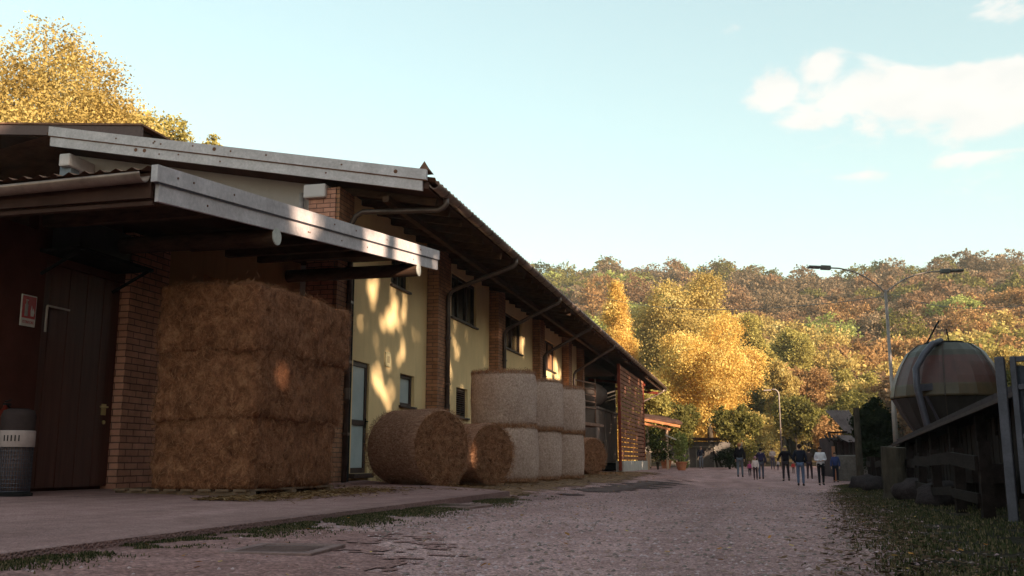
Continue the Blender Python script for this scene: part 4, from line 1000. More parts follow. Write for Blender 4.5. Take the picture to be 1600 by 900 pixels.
for i, (x, y, Dd, az) in enumerate(cand):
    pal = pick_pal(x, y, Dd, az); con = (Dd > 300 and rg.random() < .45) or (rg.random() < .04)
    k = int(rg.integers(4, 6)) if con else int(rg.integers(0, 4))
    H = (7.5+4.5*rg.random())*(1.12 if con else 1)*(1.0 if Dd > 120 else .9); z = hillz(x, y)-.6; rz = rg.random()*6.28; wd = H*(.85+.35*rg.random())
    if i < 290:
        o = hill_obj(k, pal); o.location = (x, y, z); o.rotation_euler = (0, 0, rz); o.scale = (wd, wd, H)
        zone = 'lower' if Dd < 135 else 'middle'; sec = ['above the barn eave', 'behind the golden maple', 'between the maple and the tall lamp', 'above the striped dome', 'at the right edge'][sum(az > v for v in (-8.2, -.5, 7.4, 12.3))]
        lab = f'{WORD[pal]} {"pointed" if con else "round-headed"} tree, {zone} hillside, {sec}'
        tag(o, lab, 'tree', f'{WORD[pal]} {"pointed" if con else "round"} trees, {zone} hillside, {sec}')
    else:
        mass.setdefault(pal, []).append((k, x, y, z, rz, wd, H))
allV = []; allT = []; allM = []; pm = list(mass)
for pi_, pal in enumerate(pm):
    for k, x, y, z, rz, wd, H in mass[pal]:
        V, Tt, mi = base_me[k+6]; V = V.copy(); c_, s_ = math.cos(rz), math.sin(rz)
        X = (V[..., 0]*c_-V[..., 1]*s_)*wd+x; Yv = (V[..., 0]*s_+V[..., 1]*c_)*wd+y; Z = V[..., 2]*H+z
        allV.append(np.stack([X, Yv, Z], -1)); allT.append(Tt); allM.append(np.full(len(V), pi_))
ms = np_quads('distant_woodland', np.concatenate(allV), [PAL[p] for p in pm], np.concatenate(allT), None, np.concatenate(allM))
tag(ms, 'far autumn woodland covering the upper hillside and crest', 'woodland', None, 'stuff')

# shade trees on the sunny side of the lane (outside the frame); their gaps make the dapples
def plane_hit(P, xp):
    t = (P[:, 0]-xp)/S.x; return P[:, 1]-t*S.y, P[:, 2]-t*S.z
GAPS7 = [(18.7, 3.5, .10, .25, 1), (18.6, 2.5, .08, .15, 1), (18.45, 1.7, .10, .12, 1), (17.8, 3.9, .2, .1, .8), (19.65, 3.75, .15, .12, .8), (22.05, 4.35, .25, .35, 1), (22.9, 2.6, .22, .3, .5), (26.2, 3.0, .25, .35, .5),
         (35.3, 3.5, 2.0, 1.0, 1), (38.9, 3.1, .8, .8, .9), (30.8, 4.3, .3, .4, .5)]
GAPS5 = [(14.1, 3.78, .95, .7, 1), (14.4, 3.9, .8, .6, 1), (13.7, 3.8, .6, .5, 1), (10.95, 3.45, .38, .25, .8), (10.4, 1.3, .0, .03, .0), (11.95, .75, .02, .2, .7), (13.0, 3.6, .25, .25, .4)]
_r = np.random.default_rng(77)
for _k in range(150):
    _y = 17.1+3.7*_r.random(); _z = .9+3.3*_r.random()
    if abs(_y-18.7+.25*(_z-2.5)) < .45+.25*_z: GAPS7.append((_y, _z, .0+.07*_r.random(), .0+.07*_r.random(), .95))
for _k in range(26): GAPS7.append((22.3+9*_r.random(), 1.8+2.6*_r.random(), .01+.06*_r.random(), .03+.1*_r.random(), .6))
GAPS46 = [(16.35, .42, .06, .2, .5), (18.15, .42, .10, .30, 1), (17.9, .2, .10, .12, .9)]
GAPS8 = [(11.35, 1.2, .06, .05, .3)]
def gap_keep(P, rg):
    keep = np.ones(len(P), bool)
    for xp, G in ((-7.3, GAPS7), (-5.45, GAPS5), (-5.8, GAPS46), (-7.9, GAPS8)):
        Yh, Zh = plane_hit(P, xp)
        for y0, z0, ry, rz_, st in G:
            wob_ = 1+.35*np.sin(Yh*7.3+Zh*3.1)*np.sin(Zh*8.7-Yh*2.2)
            ins = ((Yh-y0)/(ry+.12))**2+((Zh-z0)/(rz_+.12))**2 < wob_
            keep &= ~(ins & (rg.random(len(P)) < (.985 if st == 1 else .80+.19*st)))
    Yh, Zh = plane_hit(P, -5.8)   # looser foliage towards the slatted screen and the far eave
    loose = (Yh > 41) & (Yh < 55.5)
    nz = np.sin(Yh*2.3+1)*np.sin(Zh*2.9+Yh*.7)+.4*np.sin(Yh*5.1-Zh*4.3)
    keep &= ~(loose & (nz > .55) & (Zh > .0) & (rg.random(len(P)) < .97))
    keep &= ~((Yh > 55.5) & (Zh > 2.5))
    keep &= ~((Zh > .5) & (Yh > 23) & (Zh > 5.05) & (np.sin(Yh*3.3) > .25))
    return keep
occ = [(19, -26, 17), (20.5, -17, 18), (18.5, -9, 20), (20, -1.5, 21), (19, 6, 20), (20.5, 13, 16.5), (19, 20, 15), (20, 27, 14.5), (19, 33.5, 13.5), (20.5, 39.5, 11.5), (20.5, 46, 9), (21, 53, 8)]
for i, (x, y, H) in enumerate([(5.6, 1.5, 5.5), (6.0, 5.5, 5.5), (6.3, 9.5, 6), (9.5, 17, 6.5), (11, 24, 6.5)]):  # unseen evergreens, added to keep sky light off the right side
    tree('sky_block_evergreen', 'unseen tall dark evergreen beside the gate, added to block sky light', (x, y, 0), H, 2.2, 'night', 700+i, .4, .5, None, .02, 12, 'unseen evergreens added right of the gate to block sky light', cull=True)
for i, (x, y, H) in enumerate(occ):
    rg = np.random.default_rng(400+i); n = 15000
    t = thing('shade_tree', 'tall leafy tree on the sunny side of the lane, outside the photo', 'tree', (x, y, 0), 0, 'shade trees along the sunny side of the lane')
    u = rg.random(n); zz = .3+(H-.3)*u; w = np.where(u > .7, np.sqrt(np.maximum(0, 1-((u-.7)/.31)**2)), 1)*5.2
    a = rg.random(n)*6.28; q = np.sqrt(rg.random(n))*w
    P = np.stack([x+.55*q*np.cos(a), y+q*np.sin(a), zz], 1)
    P = P[gap_keep(P, rg)]
    Q = leaf_quads(P, .52, rg, aspect=.8)-np.array([x, y, 0])
    np_quads('crown', Q, PAL['occ'], rg.random(len(Q)), t)
    mb = MB(); mb.tube([(0, 0, -.2), (.1, 0, H*.4), (0, .1, H*.8)], [.35, .25, .1], 10); mb.build('trunk', M_bark, t, smooth=True)

# ------------------------------------------------------------------ lamp posts and cable
lp = at(1400, 690, 38); lb = Vector((lp.x, lp.y, g(lp.x, lp.y)))
lamp = thing('street_lamp', 'tall double-armed street lamp rising behind the striped dome', 'street lamp', lb)
topz = at(1392, 452, 38).z-lb.z
mb = MB(); mb.tube([(0, 0, 0), (0, 0, 2.6), (0, 0, 2.65), (0, 0, topz)], [.10, .09, .07, .05], 12); mb.build('pole', M_lampg, lamp, smooth=True)
ax_ = RT.copy()
for sgn, xe, ye in ((-1, 1310, 423), (1, 1478, 417)):
    e = at(xe, ye, 38)-lb; wdt = (xe-1392)/FPX*38.4
    pts = [Vector((0, 0, topz-.5)), Vector((0, 0, topz-.12))]
    for u in (.08, .2, .35, .55, .8, 1): pts.append(ax_*(wdt*u)+Vector((0, 0, topz-.12+(e.z-topz+.12)*(1-(1-u)**2.4))))
    mb = MB(); mb.tube(pts, [.05, .045]+[.028]*6, 8); ar = mb.build('arm', M_lampg, lamp, smooth=True)
    d = (pts[-1]-pts[-2]).normalized(); p = pts[-1]
    mb = MB(); mb.bar(p-d*.1, p+d*.28, .16, .17); mb.bar(p+d*.28, p+d*.75, .26, .09); mb.build('lamp_head', surf('lamp_head', (.05, .045, .045), (.12, .11, .11), 6, .4), lamp, bevel=.03)
lp2 = at(1221, 700, 62); l2 = Vector((lp2.x, lp2.y, g(lp2.x, lp2.y))); tz = at(1221, 607, 62).z-l2.z
lamp2 = thing('street_lamp', 'small gooseneck street lamp behind the walkers', 'street lamp', l2)
mb = MB(); mb.tube([(0, 0, 0), (0, 0, tz-.4)]+[tuple(-RT*(.32-.32*math.cos(t))+Vector((0, 0, tz-.4+.36*math.sin(t)))) for t in (.3, .7, 1.1, 1.6, 2.0)], [.055]+[.04]*6, 8); mb.build('pole', M_lampg, lamp2, smooth=True)
mb = MB(); e = -RT*.5+Vector((0, 0, tz-.10)); mb.bar(e, e-RT*.45+Vector((0, 0, -.02)), .14, .08); mb.build('lamp_head', M_lampg, lamp2, bevel=.02)
def cable(a, b, sag, label, r=.011):
    mb = MB(); mb.tube([a.lerp(b, u)-Vector((0, 0, sag*4*u*(1-u))) for u in np.linspace(0, 1, 22)], r, 5)
    tag(mb.build('overhead_cable', plain('cable', (.22, .19, .17))), label, 'cable')
cable(at(1391, 462, 38), at(850, 430, 88), 1.6, 'thin overhead cable running left from the tall lamp towards the barn', .018)
cable(at(1393, 460, 38), at(1640, 470, 30), .35, 'thin overhead cable running right from the tall lamp')

# ------------------------------------------------------------------ striped dome
dc = at(1480, 600, 33); dg = g(dc.x, dc.y)
dm = thing('striped_dome', 'large faded striped dome with a curved pipe frame behind the shed roof', 'dome', (dc.x, dc.y, dg))
k_ = 33/FPX
def zpx(y): return at(1480, y, 33).z-dg
prof = [(1500-1480, 537), (38, 540), (52, 552), (63, 572), (71, 592), (75, 605), (78, 622), (74, 625), (66, 645), (52, 672), (34, 695), (20, 710)]
def seg_profile(y0, y1):
    P = [(r*k_, zpx(y)) for r, y in prof]; z0, z1 = zpx(y1), zpx(y0); P = P[::-1]; res = []
    def rz(z):
        for (ra, za), (rb_, zb) in zip(P, P[1:]):
            if za <= z <= zb: return ra+(rb_-ra)*(z-za)/(zb-za+1e-9)
        return P[-1][0] if z > P[-1][1] else P[0][0]
    n = 8
    return [(rz(z0+(z1-z0)*i/n), z0+(z1-z0)*i/n) for i in range(n+1)]
for nm, y0, y1, c in (('crown_panel', 537.5, 560, (.05, .036, .026)), ('red_panel', 560, 603, (.075, .022, .018)), ('yellow_panel', 603, 622.5, (.07, .038, .018)), ('lower_panel', 624, 709, (.03, .02, .018))):
    mb = MB(); mb.lathe(seg_profile(y0, y1), seg=20, caps=False); mb.build(nm, surf('dome_'+nm, tuple(x*.7 for x in c), tuple(x*1.2 for x in c), 1.6, .45, .1, .01, (3, 3, .5), obj=True), dm)
mb = MB()
for k in range(6):
    a = 2*math.pi*k/6+.3; mb.tube([((r*k_+.015)*math.cos(a), (r*k_+.015)*math.sin(a), zpx(y)) for r, y in prof], .014, 6)
mb.build('panel_rib', plain('rib_pale', (.08, .055, .05)), dm)
mb = MB(); mb.lathe([(0, zpx(535)), (26*k_, zpx(535)), (30*k_, zpx(541)), (0, zpx(541))], seg=20, caps=False); mb.build('cap', M_black, dm)
mb = MB(); mb.lathe([(0, 0), (.5, 0), (.4, .3), (.35, zpx(708)), (0, zpx(708))], seg=16, caps=False); mb.build('pedestal', M_galvd, dm)
def dp_(px, py, off): return Vector((0, 0, 0))+RT*((px-1480)*k_)+Vector((0, 0, zpx(py)))-Vector((RT.y*-1, RT.x, 0))*0+Vector((-sy, cy, 0))*(-off)
mb = MB(); mb.tube([dp_(1462, 537, .7), dp_(1445, 543, .9), dp_(1428, 560, 1.1), dp_(1414, 582, 1.2), dp_(1412, 610, 1.3), dp_(1417, 640, 1.3), dp_(1426, 690, 1.3), dp_(1428, 760, 1.3)], .10, 10); mb.box(*[v for v in ()]) if False else None
mb.build('frame_pipe', M_galvd, dm, smooth=True)
mb = MB(); mb.bar(dp_(1413, 611, 1.25), dp_(1433, 609, 1.2), .2, .2); mb.bar(dp_(1425, 622, 1.1), dp_(1447, 668, .9), .22, .05); mb.build('brace', M_galvd, dm)
mb = MB(); mb.tube([dp_(1455, 537, 0), dp_(1475, 501, 0)], .03, 6); mb.tube([dp_(1488, 536, 0), dp_(1485, 514, 0)], .02, 6); mb.build('mast', M_black, dm)

# ------------------------------------------------------------------ right side: low shed, pens, gate
ps = Vector((2.95, 12.2, 0)); pe = Vector((3.95, 29.8, 0)); 
shd = thing('low_shed', 'low dark pent-roofed animal shed along the right side of the lane', 'shed', (ps.x, ps.y, g(ps.x, ps.y)))
sb = shd.location.copy(); dv = (pe-ps).normalized(); sdv = Vector((dv.y, -dv.x, 0)); Ls = (pe-ps).length
def sq(u, w, z): return ps+dv*u+sdv*w+Vector((0, 0, z))-sb
z0s = at(1562, 612, math.hypot(ps.x, ps.y)).z; z1s = at(1386, 692, math.hypot(pe.x, pe.y)).z
def zroof(u): return z0s+(z1s-z0s)*u/Ls
def slab(mb, u0, u1, w0, w1, dz0, dz1, slope=.14):
    v = [sq(u, w, zroof(u)+dz+slope*w) for dz in (dz0, dz1) for w in (w0, w1) for u in (u0, u1)]
    mb.add(v, [(0, 1, 3, 2), (4, 6, 7, 5), (0, 4, 5, 1), (2, 3, 7, 6), (0, 2, 6, 4), (1, 5, 7, 3)])
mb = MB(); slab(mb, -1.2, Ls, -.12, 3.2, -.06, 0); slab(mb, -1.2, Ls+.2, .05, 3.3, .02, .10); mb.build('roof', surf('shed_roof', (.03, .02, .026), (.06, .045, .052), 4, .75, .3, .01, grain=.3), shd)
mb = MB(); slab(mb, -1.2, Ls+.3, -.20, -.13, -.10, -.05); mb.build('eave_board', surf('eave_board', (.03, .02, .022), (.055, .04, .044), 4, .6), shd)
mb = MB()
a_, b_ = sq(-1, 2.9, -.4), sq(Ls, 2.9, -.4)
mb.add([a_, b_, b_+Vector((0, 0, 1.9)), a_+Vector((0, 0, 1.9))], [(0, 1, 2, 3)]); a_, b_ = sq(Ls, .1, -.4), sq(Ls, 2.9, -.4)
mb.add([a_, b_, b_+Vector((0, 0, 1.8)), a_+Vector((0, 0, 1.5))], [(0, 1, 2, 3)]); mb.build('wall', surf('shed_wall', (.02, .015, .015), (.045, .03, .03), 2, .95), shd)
mb = MB()  # dark boards added to stand in for the shed's shadow
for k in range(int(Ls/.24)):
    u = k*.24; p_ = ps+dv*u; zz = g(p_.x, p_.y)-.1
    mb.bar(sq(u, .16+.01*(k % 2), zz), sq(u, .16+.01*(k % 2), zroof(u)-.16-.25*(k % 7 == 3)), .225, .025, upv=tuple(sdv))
mb.build('shadow_boarding', surf('shed_shadow_boards', (.015, .010, .009), (.035, .024, .021), 3, .95, .3, .01), shd)
for u in np.arange(.2, Ls, 2.9):
    mb = MB(); q = sq(u, .05, 0); zz = g(ps.x+dv.x*u, ps.y+dv.y*u)-sb.z
    mb.bar(Vector((q.x, q.y, zz-.1)), Vector((q.x, q.y, zroof(u)-.08-sb.z)), .12, .12); mb.build('post', M_wood, shd)
# pen fence rails in front of the shed
fp0 = Vector((2.15, 10.2, 0)); fp1 = Vector((3.15, 29.5, 0)); fd = (fp1-fp0).normalized(); FL = (fp1-fp0).length
pf = thing('pen_fence', 'weathered plank fence of the animal pens along the grass verge', 'fence', (fp0.x, fp0.y, g(fp0.x, fp0.y))); fb = pf.location.copy()
random.seed(21); u = .1
us = []
while u < FL: us.append(u); u += 1.75+.3*random.random()
for i, u in enumerate(us):
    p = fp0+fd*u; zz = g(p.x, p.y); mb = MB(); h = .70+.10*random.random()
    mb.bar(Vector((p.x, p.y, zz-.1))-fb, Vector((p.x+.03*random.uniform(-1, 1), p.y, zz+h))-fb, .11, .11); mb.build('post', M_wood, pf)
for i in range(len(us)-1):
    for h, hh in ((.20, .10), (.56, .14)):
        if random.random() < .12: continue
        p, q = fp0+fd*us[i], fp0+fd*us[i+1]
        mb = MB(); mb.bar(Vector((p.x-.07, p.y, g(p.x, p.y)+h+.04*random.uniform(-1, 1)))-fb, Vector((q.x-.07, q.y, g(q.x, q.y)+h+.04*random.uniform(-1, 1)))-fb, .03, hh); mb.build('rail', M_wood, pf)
# feed trough and stones
def rock(x, y, s, seed, label):
    bm = bmesh.new(); bmesh.ops.create_icosphere(bm, subdivisions=3, radius=1)
    for v in bm.verts: v.co = Vector((v.co.x*s*1.3, v.co.y*s, v.co.z*s*.7))*(1+.35*mnoise.noise(v.co*1.4+Vector((seed, 0, 0)))+.1*mnoise.noise(v.co*4+Vector((0, seed, 0))))
    me = bpy.data.meshes.new('boulder'); bm.to_mesh(me); bm.free(); me.materials.append(M_rock); me.polygons.foreach_set('use_smooth', [True]*len(me.polygons))
    o = bpy.data.objects.new('boulder', me); COL.objects.link(o); o.location = (x, y, g(x, y)+s*.25); o.rotation_euler = (0, 0, seed*1.7); tag(o, label, 'boulder', 'boulders along the pen fence')
for i, (px, py, D, s, lab) in enumerate([(1350, 748, 27, .34, 'small boulder at the far end of the pen fence'), (1372, 756, 24, .3, 'pale boulder next to the dark stump'), (1440, 772, 16.5, .34, 'boulder behind the middle rails of the pen fence'), (1475, 782, 14.5, .30, 'low boulder under the pen rails, nearer the gate'), (1415, 763, 19, .3, 'boulder just right of the dark stump')]):
    p = at(px, py, D); rock(p.x, p.y, s, i+3, lab)
p = at(1400, 760, 17.5)
st = thing('tree_stump', 'thick dark upright log stump among the pen rails', 'stump', (p.x, p.y, g(p.x, p.y)))
mb = MB(); mb.tube([(0, 0, -.1), (.01, 0, .1), (-.02, .02, .5), (.0, 0, .84)], [.25, .21, .19, .2], 14); mb.build('trunk', M_bark, st, smooth=False)
p = at(1520, 790, 13.2)
tr_ = thing('feed_trough', 'dim wooden feed trough behind the pen rails', 'trough', (p.x+.1, p.y, g(p.x, p.y)), -.06)
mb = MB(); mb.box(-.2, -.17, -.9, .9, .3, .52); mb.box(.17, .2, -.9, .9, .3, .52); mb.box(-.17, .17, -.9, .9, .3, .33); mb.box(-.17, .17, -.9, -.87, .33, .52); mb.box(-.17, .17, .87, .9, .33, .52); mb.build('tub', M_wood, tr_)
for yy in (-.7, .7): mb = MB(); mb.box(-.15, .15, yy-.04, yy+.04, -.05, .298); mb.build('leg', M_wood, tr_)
# gate
gt0 = Vector((2.17, 9.5, g(2.17, 9.5)))
gg = thing('metal_gate', 'grey metal gate with corrugated sheet infill at the right edge', 'gate', gt0, rad(-18))
mb = MB(); mb.box(-.02, .06, -.05, .05, -.15, 1.46); mb.build('post', M_galvd, gg, bevel=.01)
mb = MB()
for x in (.10, 1.28): mb.box(x, x+.05, -.025, .025, .25, 1.46)
for z in (.25, .72, 1.16, 1.41): mb.box(.15, 1.28, -.02, .02, z, z+.05)
mb.build('frame', M_galvd, gg, bevel=.006)
mb = MB(); vs = []; n = 44
for k in range(n+1): x = .12+1.18*k/n; dy = .03+.014*math.cos(k*math.pi/2); vs += [(x, dy, .28), (x, dy, 1.38)]
mb.add(vs, [(2*k, 2*k+2, 2*k+3, 2*k+1) for k in range(n)]); mb.build('sheet_panel', surf('gate_sheet', (.04, .04, .055), (.08, .08, .105), 3, .5, .1, .004, metal=.3, grain=.3), gg)
mb = MB(); mb.box(.08, 1.4, -.05, .10, -.2, .20); mb.build('sill_beam', M_wood, gg)

# ------------------------------------------------------------------ shack beyond, with corrugated roof
D = 47.0
sk = at(1325, 735, D); skg = g(sk.x, sk.y)
shk = thing('shack', 'open wooden shack with two corrugated roofs behind the walkers', 'shack', (sk.x, sk.y, skg), YAW)
kk = D/FPX*1.0
def lx(px): return (px-1325)*kk
def lz(py): return at(1325, py, D).z-skg
def corr(mb, P00, P10, P11, P01, n=26, amp=.035):
    P00, P10, P11, P01 = map(Vector, (P00, P10, P11, P01)); vs = []; nn = (P10-P00).cross(P01-P00).normalized()
    for k in range(n*2+1):
        u = k/(n*2); o = nn*(amp*(1 if k % 2 else -1)); vs += [P00.lerp(P10, u)+o, P01.lerp(P11, u)+o]
    mb.add(vs, [(2*k, 2*k+2, 2*k+3, 2*k+1) for k in range(n*2)])
mb = MB(); corr(mb, (lx(1327), 0, lz(677)), (lx(1352), 0, lz(677)), (lx(1350), 1.6, lz(638)), (lx(1314), 1.6, lz(638)), 9, .03); mb.build('upper_roof', M_corr, shk)
mb = MB(); corr(mb, (lx(1318), -1.0, lz(691)), (lx(1352), -1.0, lz(691)), (lx(1352), .1, lz(680)), (lx(1310), .1, lz(680)), 10, .025); mb.build('porch_roof', M_corr, shk)
mb = MB(); mb.bar((lx(1294), -.9, lz(688)), (lx(1298), -.2, lz(676)), .08, .08); mb.bar((lx(1298), -.2, lz(676)), (lx(1325), -.2, lz(675)), .08, .08)
for x in (1290, 1296, 1302, 1308): mb.bar((lx(x), -1.0, lz(690)), (lx(x+6), .2, lz(680)), .06, .06)
mb.build('rafter', M_wood, shk)
for x in (1300, 1310, 1322, 1344): mb = MB(); mb.bar((lx(x), -.8, -.1), (lx(x), -.8, lz(688)), .12, .12); mb.build('post', M_wood, shk)
mb = MB(); mb.box(lx(1312), lx(1352), .2, 2.6, -.1, lz(683)); mb.build('wall', surf('shack_wall', (.05, .035, .035), (.10, .07, .07), 2, .95, (1) and .3, .01), shk)
ppst = at(1344, 740, 36); pp = thing('wooden_post', 'tall dark wooden post at the end of the pens', 'post', (ppst.x, ppst.y, g(ppst.x, ppst.y)))
mb = MB(); mb.tube([(0, 0, -.1), (0, 0, at(1344, 637, 36).z-pp.location.z)], [.13, .10], 10); mb.build('shaft', M_bark, pp)
lf = thing('low_stone_wall', 'low grey stone wall below the shack roof', 'wall', (at(1320, 740, 42).x, at(1320, 740, 42).y, g(at(1320, 740, 42).x, 41)), YAW)
mb = MB(); mb.box(-.35, 1.3, 0, .35, -.15, 1.05); mb.build('masonry', M_stonewall, lf, bevel=.04)
mb = MB(); mb.box(-.45, -.36, -.05, .1, -.1, 1.4); mb.build('end_board', surf('orange_board', (.30, .12, .07), (.42, .18, .1), 4, .8), lf)

# ------------------------------------------------------------------ behind the barn end: porch roof, gate wall, plants
D = 60.0; pc = at(1035, 735, D); pg = g(pc.x, pc.y)
por = thing('tiled_porch', 'small tiled porch with beam ends coloured as if lit orange beyond the barn end', 'porch', (pc.x, pc.y, pg), YAW); kk2 = D/FPX
def lx2(px): return (px-1035)*kk2
def lz2(py): return at(1035, py, D).z-pg
mb = MB(); v = [(lx2(1000), -.8, lz2(655)), (lx2(1064), -.8, lz2(664)), (lx2(1064), 2.5, lz2(652)), (lx2(1000), 2.5, lz2(645))]
mb.add(v+[(x, y, z+.14) for x, y, z in v], [(0, 3, 2, 1), (4, 5, 6, 7), (0, 1, 5, 4), (1, 2, 6, 5), (2, 3, 7, 6), (3, 0, 4, 7)]); mb.build('roof', surf('dark_tile', (.06, .03, .025), (.13, .07, .055), 3, .9), por)
for a, b, c, d in ((1002, 656, 1060, 667), (1002, 662, 1045, 672)): mb = MB(); mb.bar((lx2(a), -.9, lz2(b)), (lx2(c), -.9, lz2(d)), .10, .14); mb.build('beam', surf('sunlit_orange_beam', (.42, .14, .06), (.6, .25, .12), 5, .7), por)  # orange light on the beam ends is put into their base colour
for x in (1012, 1041): mb = MB(); mb.bar((lx2(x), -.6, -.1), (lx2(x), -.6, lz2(668)), .14, .14); mb.build('post', surf('post_cream', (.4, .25, .17), (.5, .33, .24), 5, .8), por)
mb = MB(); mb.bar((lx2(1038), -.7, lz2(680)), (lx2(1060), -.7, lz2(690)), .08, .08); mb.build('hand_rail', plain('rail_cream', (.5, .42, .36)), por)
D = 66.0; wc = at(1105, 737, D); wg = g(wc.x, wc.y)
gw = thing('yard_wall', 'shaded grey yard wall with a framed door beyond the lane end', 'wall', (wc.x, wc.y, wg), YAW); kk3 = D/FPX
def lx3(px): return (px-1105)*kk3
def lz3(py): return at(1105, py, D).z-wg
mb = MB(); mb.box(lx3(1040), lx3(1078), 0, .4, -.2, lz3(688)); mb.box(lx3(1078), lx3(1117), .1, .4, -.2, lz3(690)); mb.box(lx3(1117), lx3(1160), 0, .4, -.2, lz3(690)); mb.build('masonry', M_stonewall, gw)
mb = MB(); mb.box(lx3(1079), lx3(1116), .02, .08, 0, lz3(700)); ddr = mb.build('door', surf('dull_door', (.10, .075, .07), (.14, .11, .10), 3, .8), gw)
mb = MB(); mb.box(lx3(1077), lx3(1079), -.05, .015, 0, lz3(698)); mb.box(lx3(1116), lx3(1118), -.05, .015, 0, lz3(698)); mb.box(lx3(1077), lx3(1118), -.05, .015, lz3(699), lz3(697)); mb.box(lx3(1089), lx3(1090), -.02, .015, 0, lz3(700)); mb.build('frame', plain('frame_grey', (.28, .23, .2)), ddr)
mb = MB(); mb.box(lx3(1036), lx3(1132), -.5, 1.6, lz3(688), lz3(684)); mb.build('roof', M_soffit, gw)
mb = MB(); mb.bar((lx3(1118), -.5, 0), (lx3(1116), -.1, lz3(705)), .1, .1); mb.bar((lx3(1125), -.6, 0), (lx3(1119), -.1, lz3(712)), .1, .1); tag(mb.build('leaning_poles', M_wood), 'two wooden poles leaning on the yard wall', 'poles').location = (wc.x, wc.y, wg); bpy.data.objects['leaning_poles'].rotation_euler = (0, 0, YAW)
def bush(px, py, D, hw, h, pal, seed, label, leaf=.12):
    p = at(px, py, D); t = thing('bush', label, 'bush', (p.x, p.y, g(p.x, p.y))); rg = np.random.default_rng(seed)
    P, T, C = crown_points(ell_env(hw*.8, h*.42, h*.45, hw*.4), 9, 130, 12, hw*.10, rg); P = P[P[:, 2] > .02]
    np_quads('foliage', leaf_quads(P, leaf, rg), PAL[pal], rg.random(len(P)), t); mb = MB()
    for k in range(4): mb.tube([(0, 0, -.05), (.3*hw*math.cos(k*1.6), .3*hw*math.sin(k*1.6), h*.6)], [.04, .015], 6)
    mb.build('stem', M_bark, t)
bush(1140, 735, 61, .95, 1.7, 'night', 501, 'dark rounded bush against the yard wall, left of the walkers')
bush(1028, 735, 55, 1.0, 2.8, 'darkgreen', 502, 'dark green bush under the tiled porch')
bush(1165, 725, 68, 1.6, 3.0, 'olive', 503, 'olive shrub behind the ginger-haired walker')
bush(1205, 718, 84, 1.6, 2.4, 'gold', 504, 'low golden shrub between the far trunks behind the walkers')
bush(1262, 716, 82, 1.2, 4.3, 'gold', 505, 'bright yellow shrub showing between the two dark-coated walkers')
def potted(px, py, D, h, w, label, pal, seed, conical=True):
    p = ground_hit(px, py); t = thing('potted_plant', label, 'potted plant', (p.x, p.y, g(p.x, p.y))); d = math.hypot(p.x, p.y); s = d/FPX
    ph_ = 13*s; mb = MB(); mb.lathe([(0, 0), (7*s*.8, 0), (9*s*.95, ph_*.85), (10*s, ph_*.86), (10*s, ph_), (8*s, ph_), (8*s, ph_*.8), (0, ph_*.8)], seg=20, caps=False); mb.build('pot', M_terra, t)
    rg = np.random.default_rng(seed); H = h*s-ph_*.8
    env = cone_env(w*s, H, .02) if conical else ell_env(w*s*.8, H*.4, H*.5, w*s*.4)
    P, T, C = crown_points(env, 30, 170, 12, .05, rg); P[:, 2] += ph_*.8
    np_quads('foliage', leaf_quads(P, .10, rg), PAL[pal], rg.random(len(P)), t); mb = MB(); mb.tube([(0, 0, ph_*.5), (0, 0, ph_+H*.6)], [.03, .01], 6); mb.build('stem', M_bark, t)
potted(1065, 735, 45, 51, 13, 'leafy conical shrub in a tall terracotta pot by the yard wall', 'palegreen', 601)
potted(1041, 732, 45, 26, 12, 'low plant in a wide reddish pot left of the conical shrub', 'darkgreen', 602, False)

# ------------------------------------------------------------------ people
def skin_mesh(V, E, R, sub=1, root=0):
    me = bpy.data.meshes.new('tmp'); me.from_pydata(V, E, []); o = bpy.data.objects.new('tmp', me); COL.objects.link(o)
    m = o.modifiers.new('s', 'SKIN'); m.use_smooth_shade = True
    ly = me.skin_vertices[0].data if me.skin_vertices else None
    if ly is None:
        bm = bmesh.new(); bm.from_mesh(me); bm.verts.layers.skin.verify(); bm.to_mesh(me); bm.free(); ly = me.skin_vertices[0].data
    for i, r in enumerate(R):
        ly[i].radius = r if isinstance(r, tuple) else (r, r); ly[i].use_root = (i == root)
    o.modifiers.new('b', 'SUBSURF').levels = sub; o.modifiers['b'].render_levels = sub
    dg = bpy.context.evaluated_depsgraph_get(); dg.update()
    res = bpy.data.meshes.new_from_object(o.evaluated_get(dg)); bpy.data.objects.remove(o); bpy.data.meshes.remove(me)
    return res
def mesh_obj(me, name, mat, parent, smooth=True):
    me.name = name; me.materials.clear(); me.materials.append(mat)
    if smooth: me.polygons.foreach_set('use_smooth', [True]*len(me.polygons))
    o = bpy.data.objects.new(name, me); COL.objects.link(o); o.parent = parent; return o
def ico(name, c, s, mat, parent, zmin=None, ymin=None, sub=2):
    bm = bmesh.new(); bmesh.ops.create_icosphere(bm, subdivisions=sub, radius=1)
    for v in bm.verts:
        q = v.co
        if zmin is not None and q.z < zmin and q.y < .2: q.z = zmin
        v.co = Vector((c[0]+q.x*s[0], c[1]+q.y*s[1], c[2]+q.z*s[2]))
    me = bpy.data.meshes.new(name); bm.to_mesh(me); bm.free(); return mesh_obj(me, name, mat, parent)
SKIN = plain('skin', (.45, .26, .19), .6)
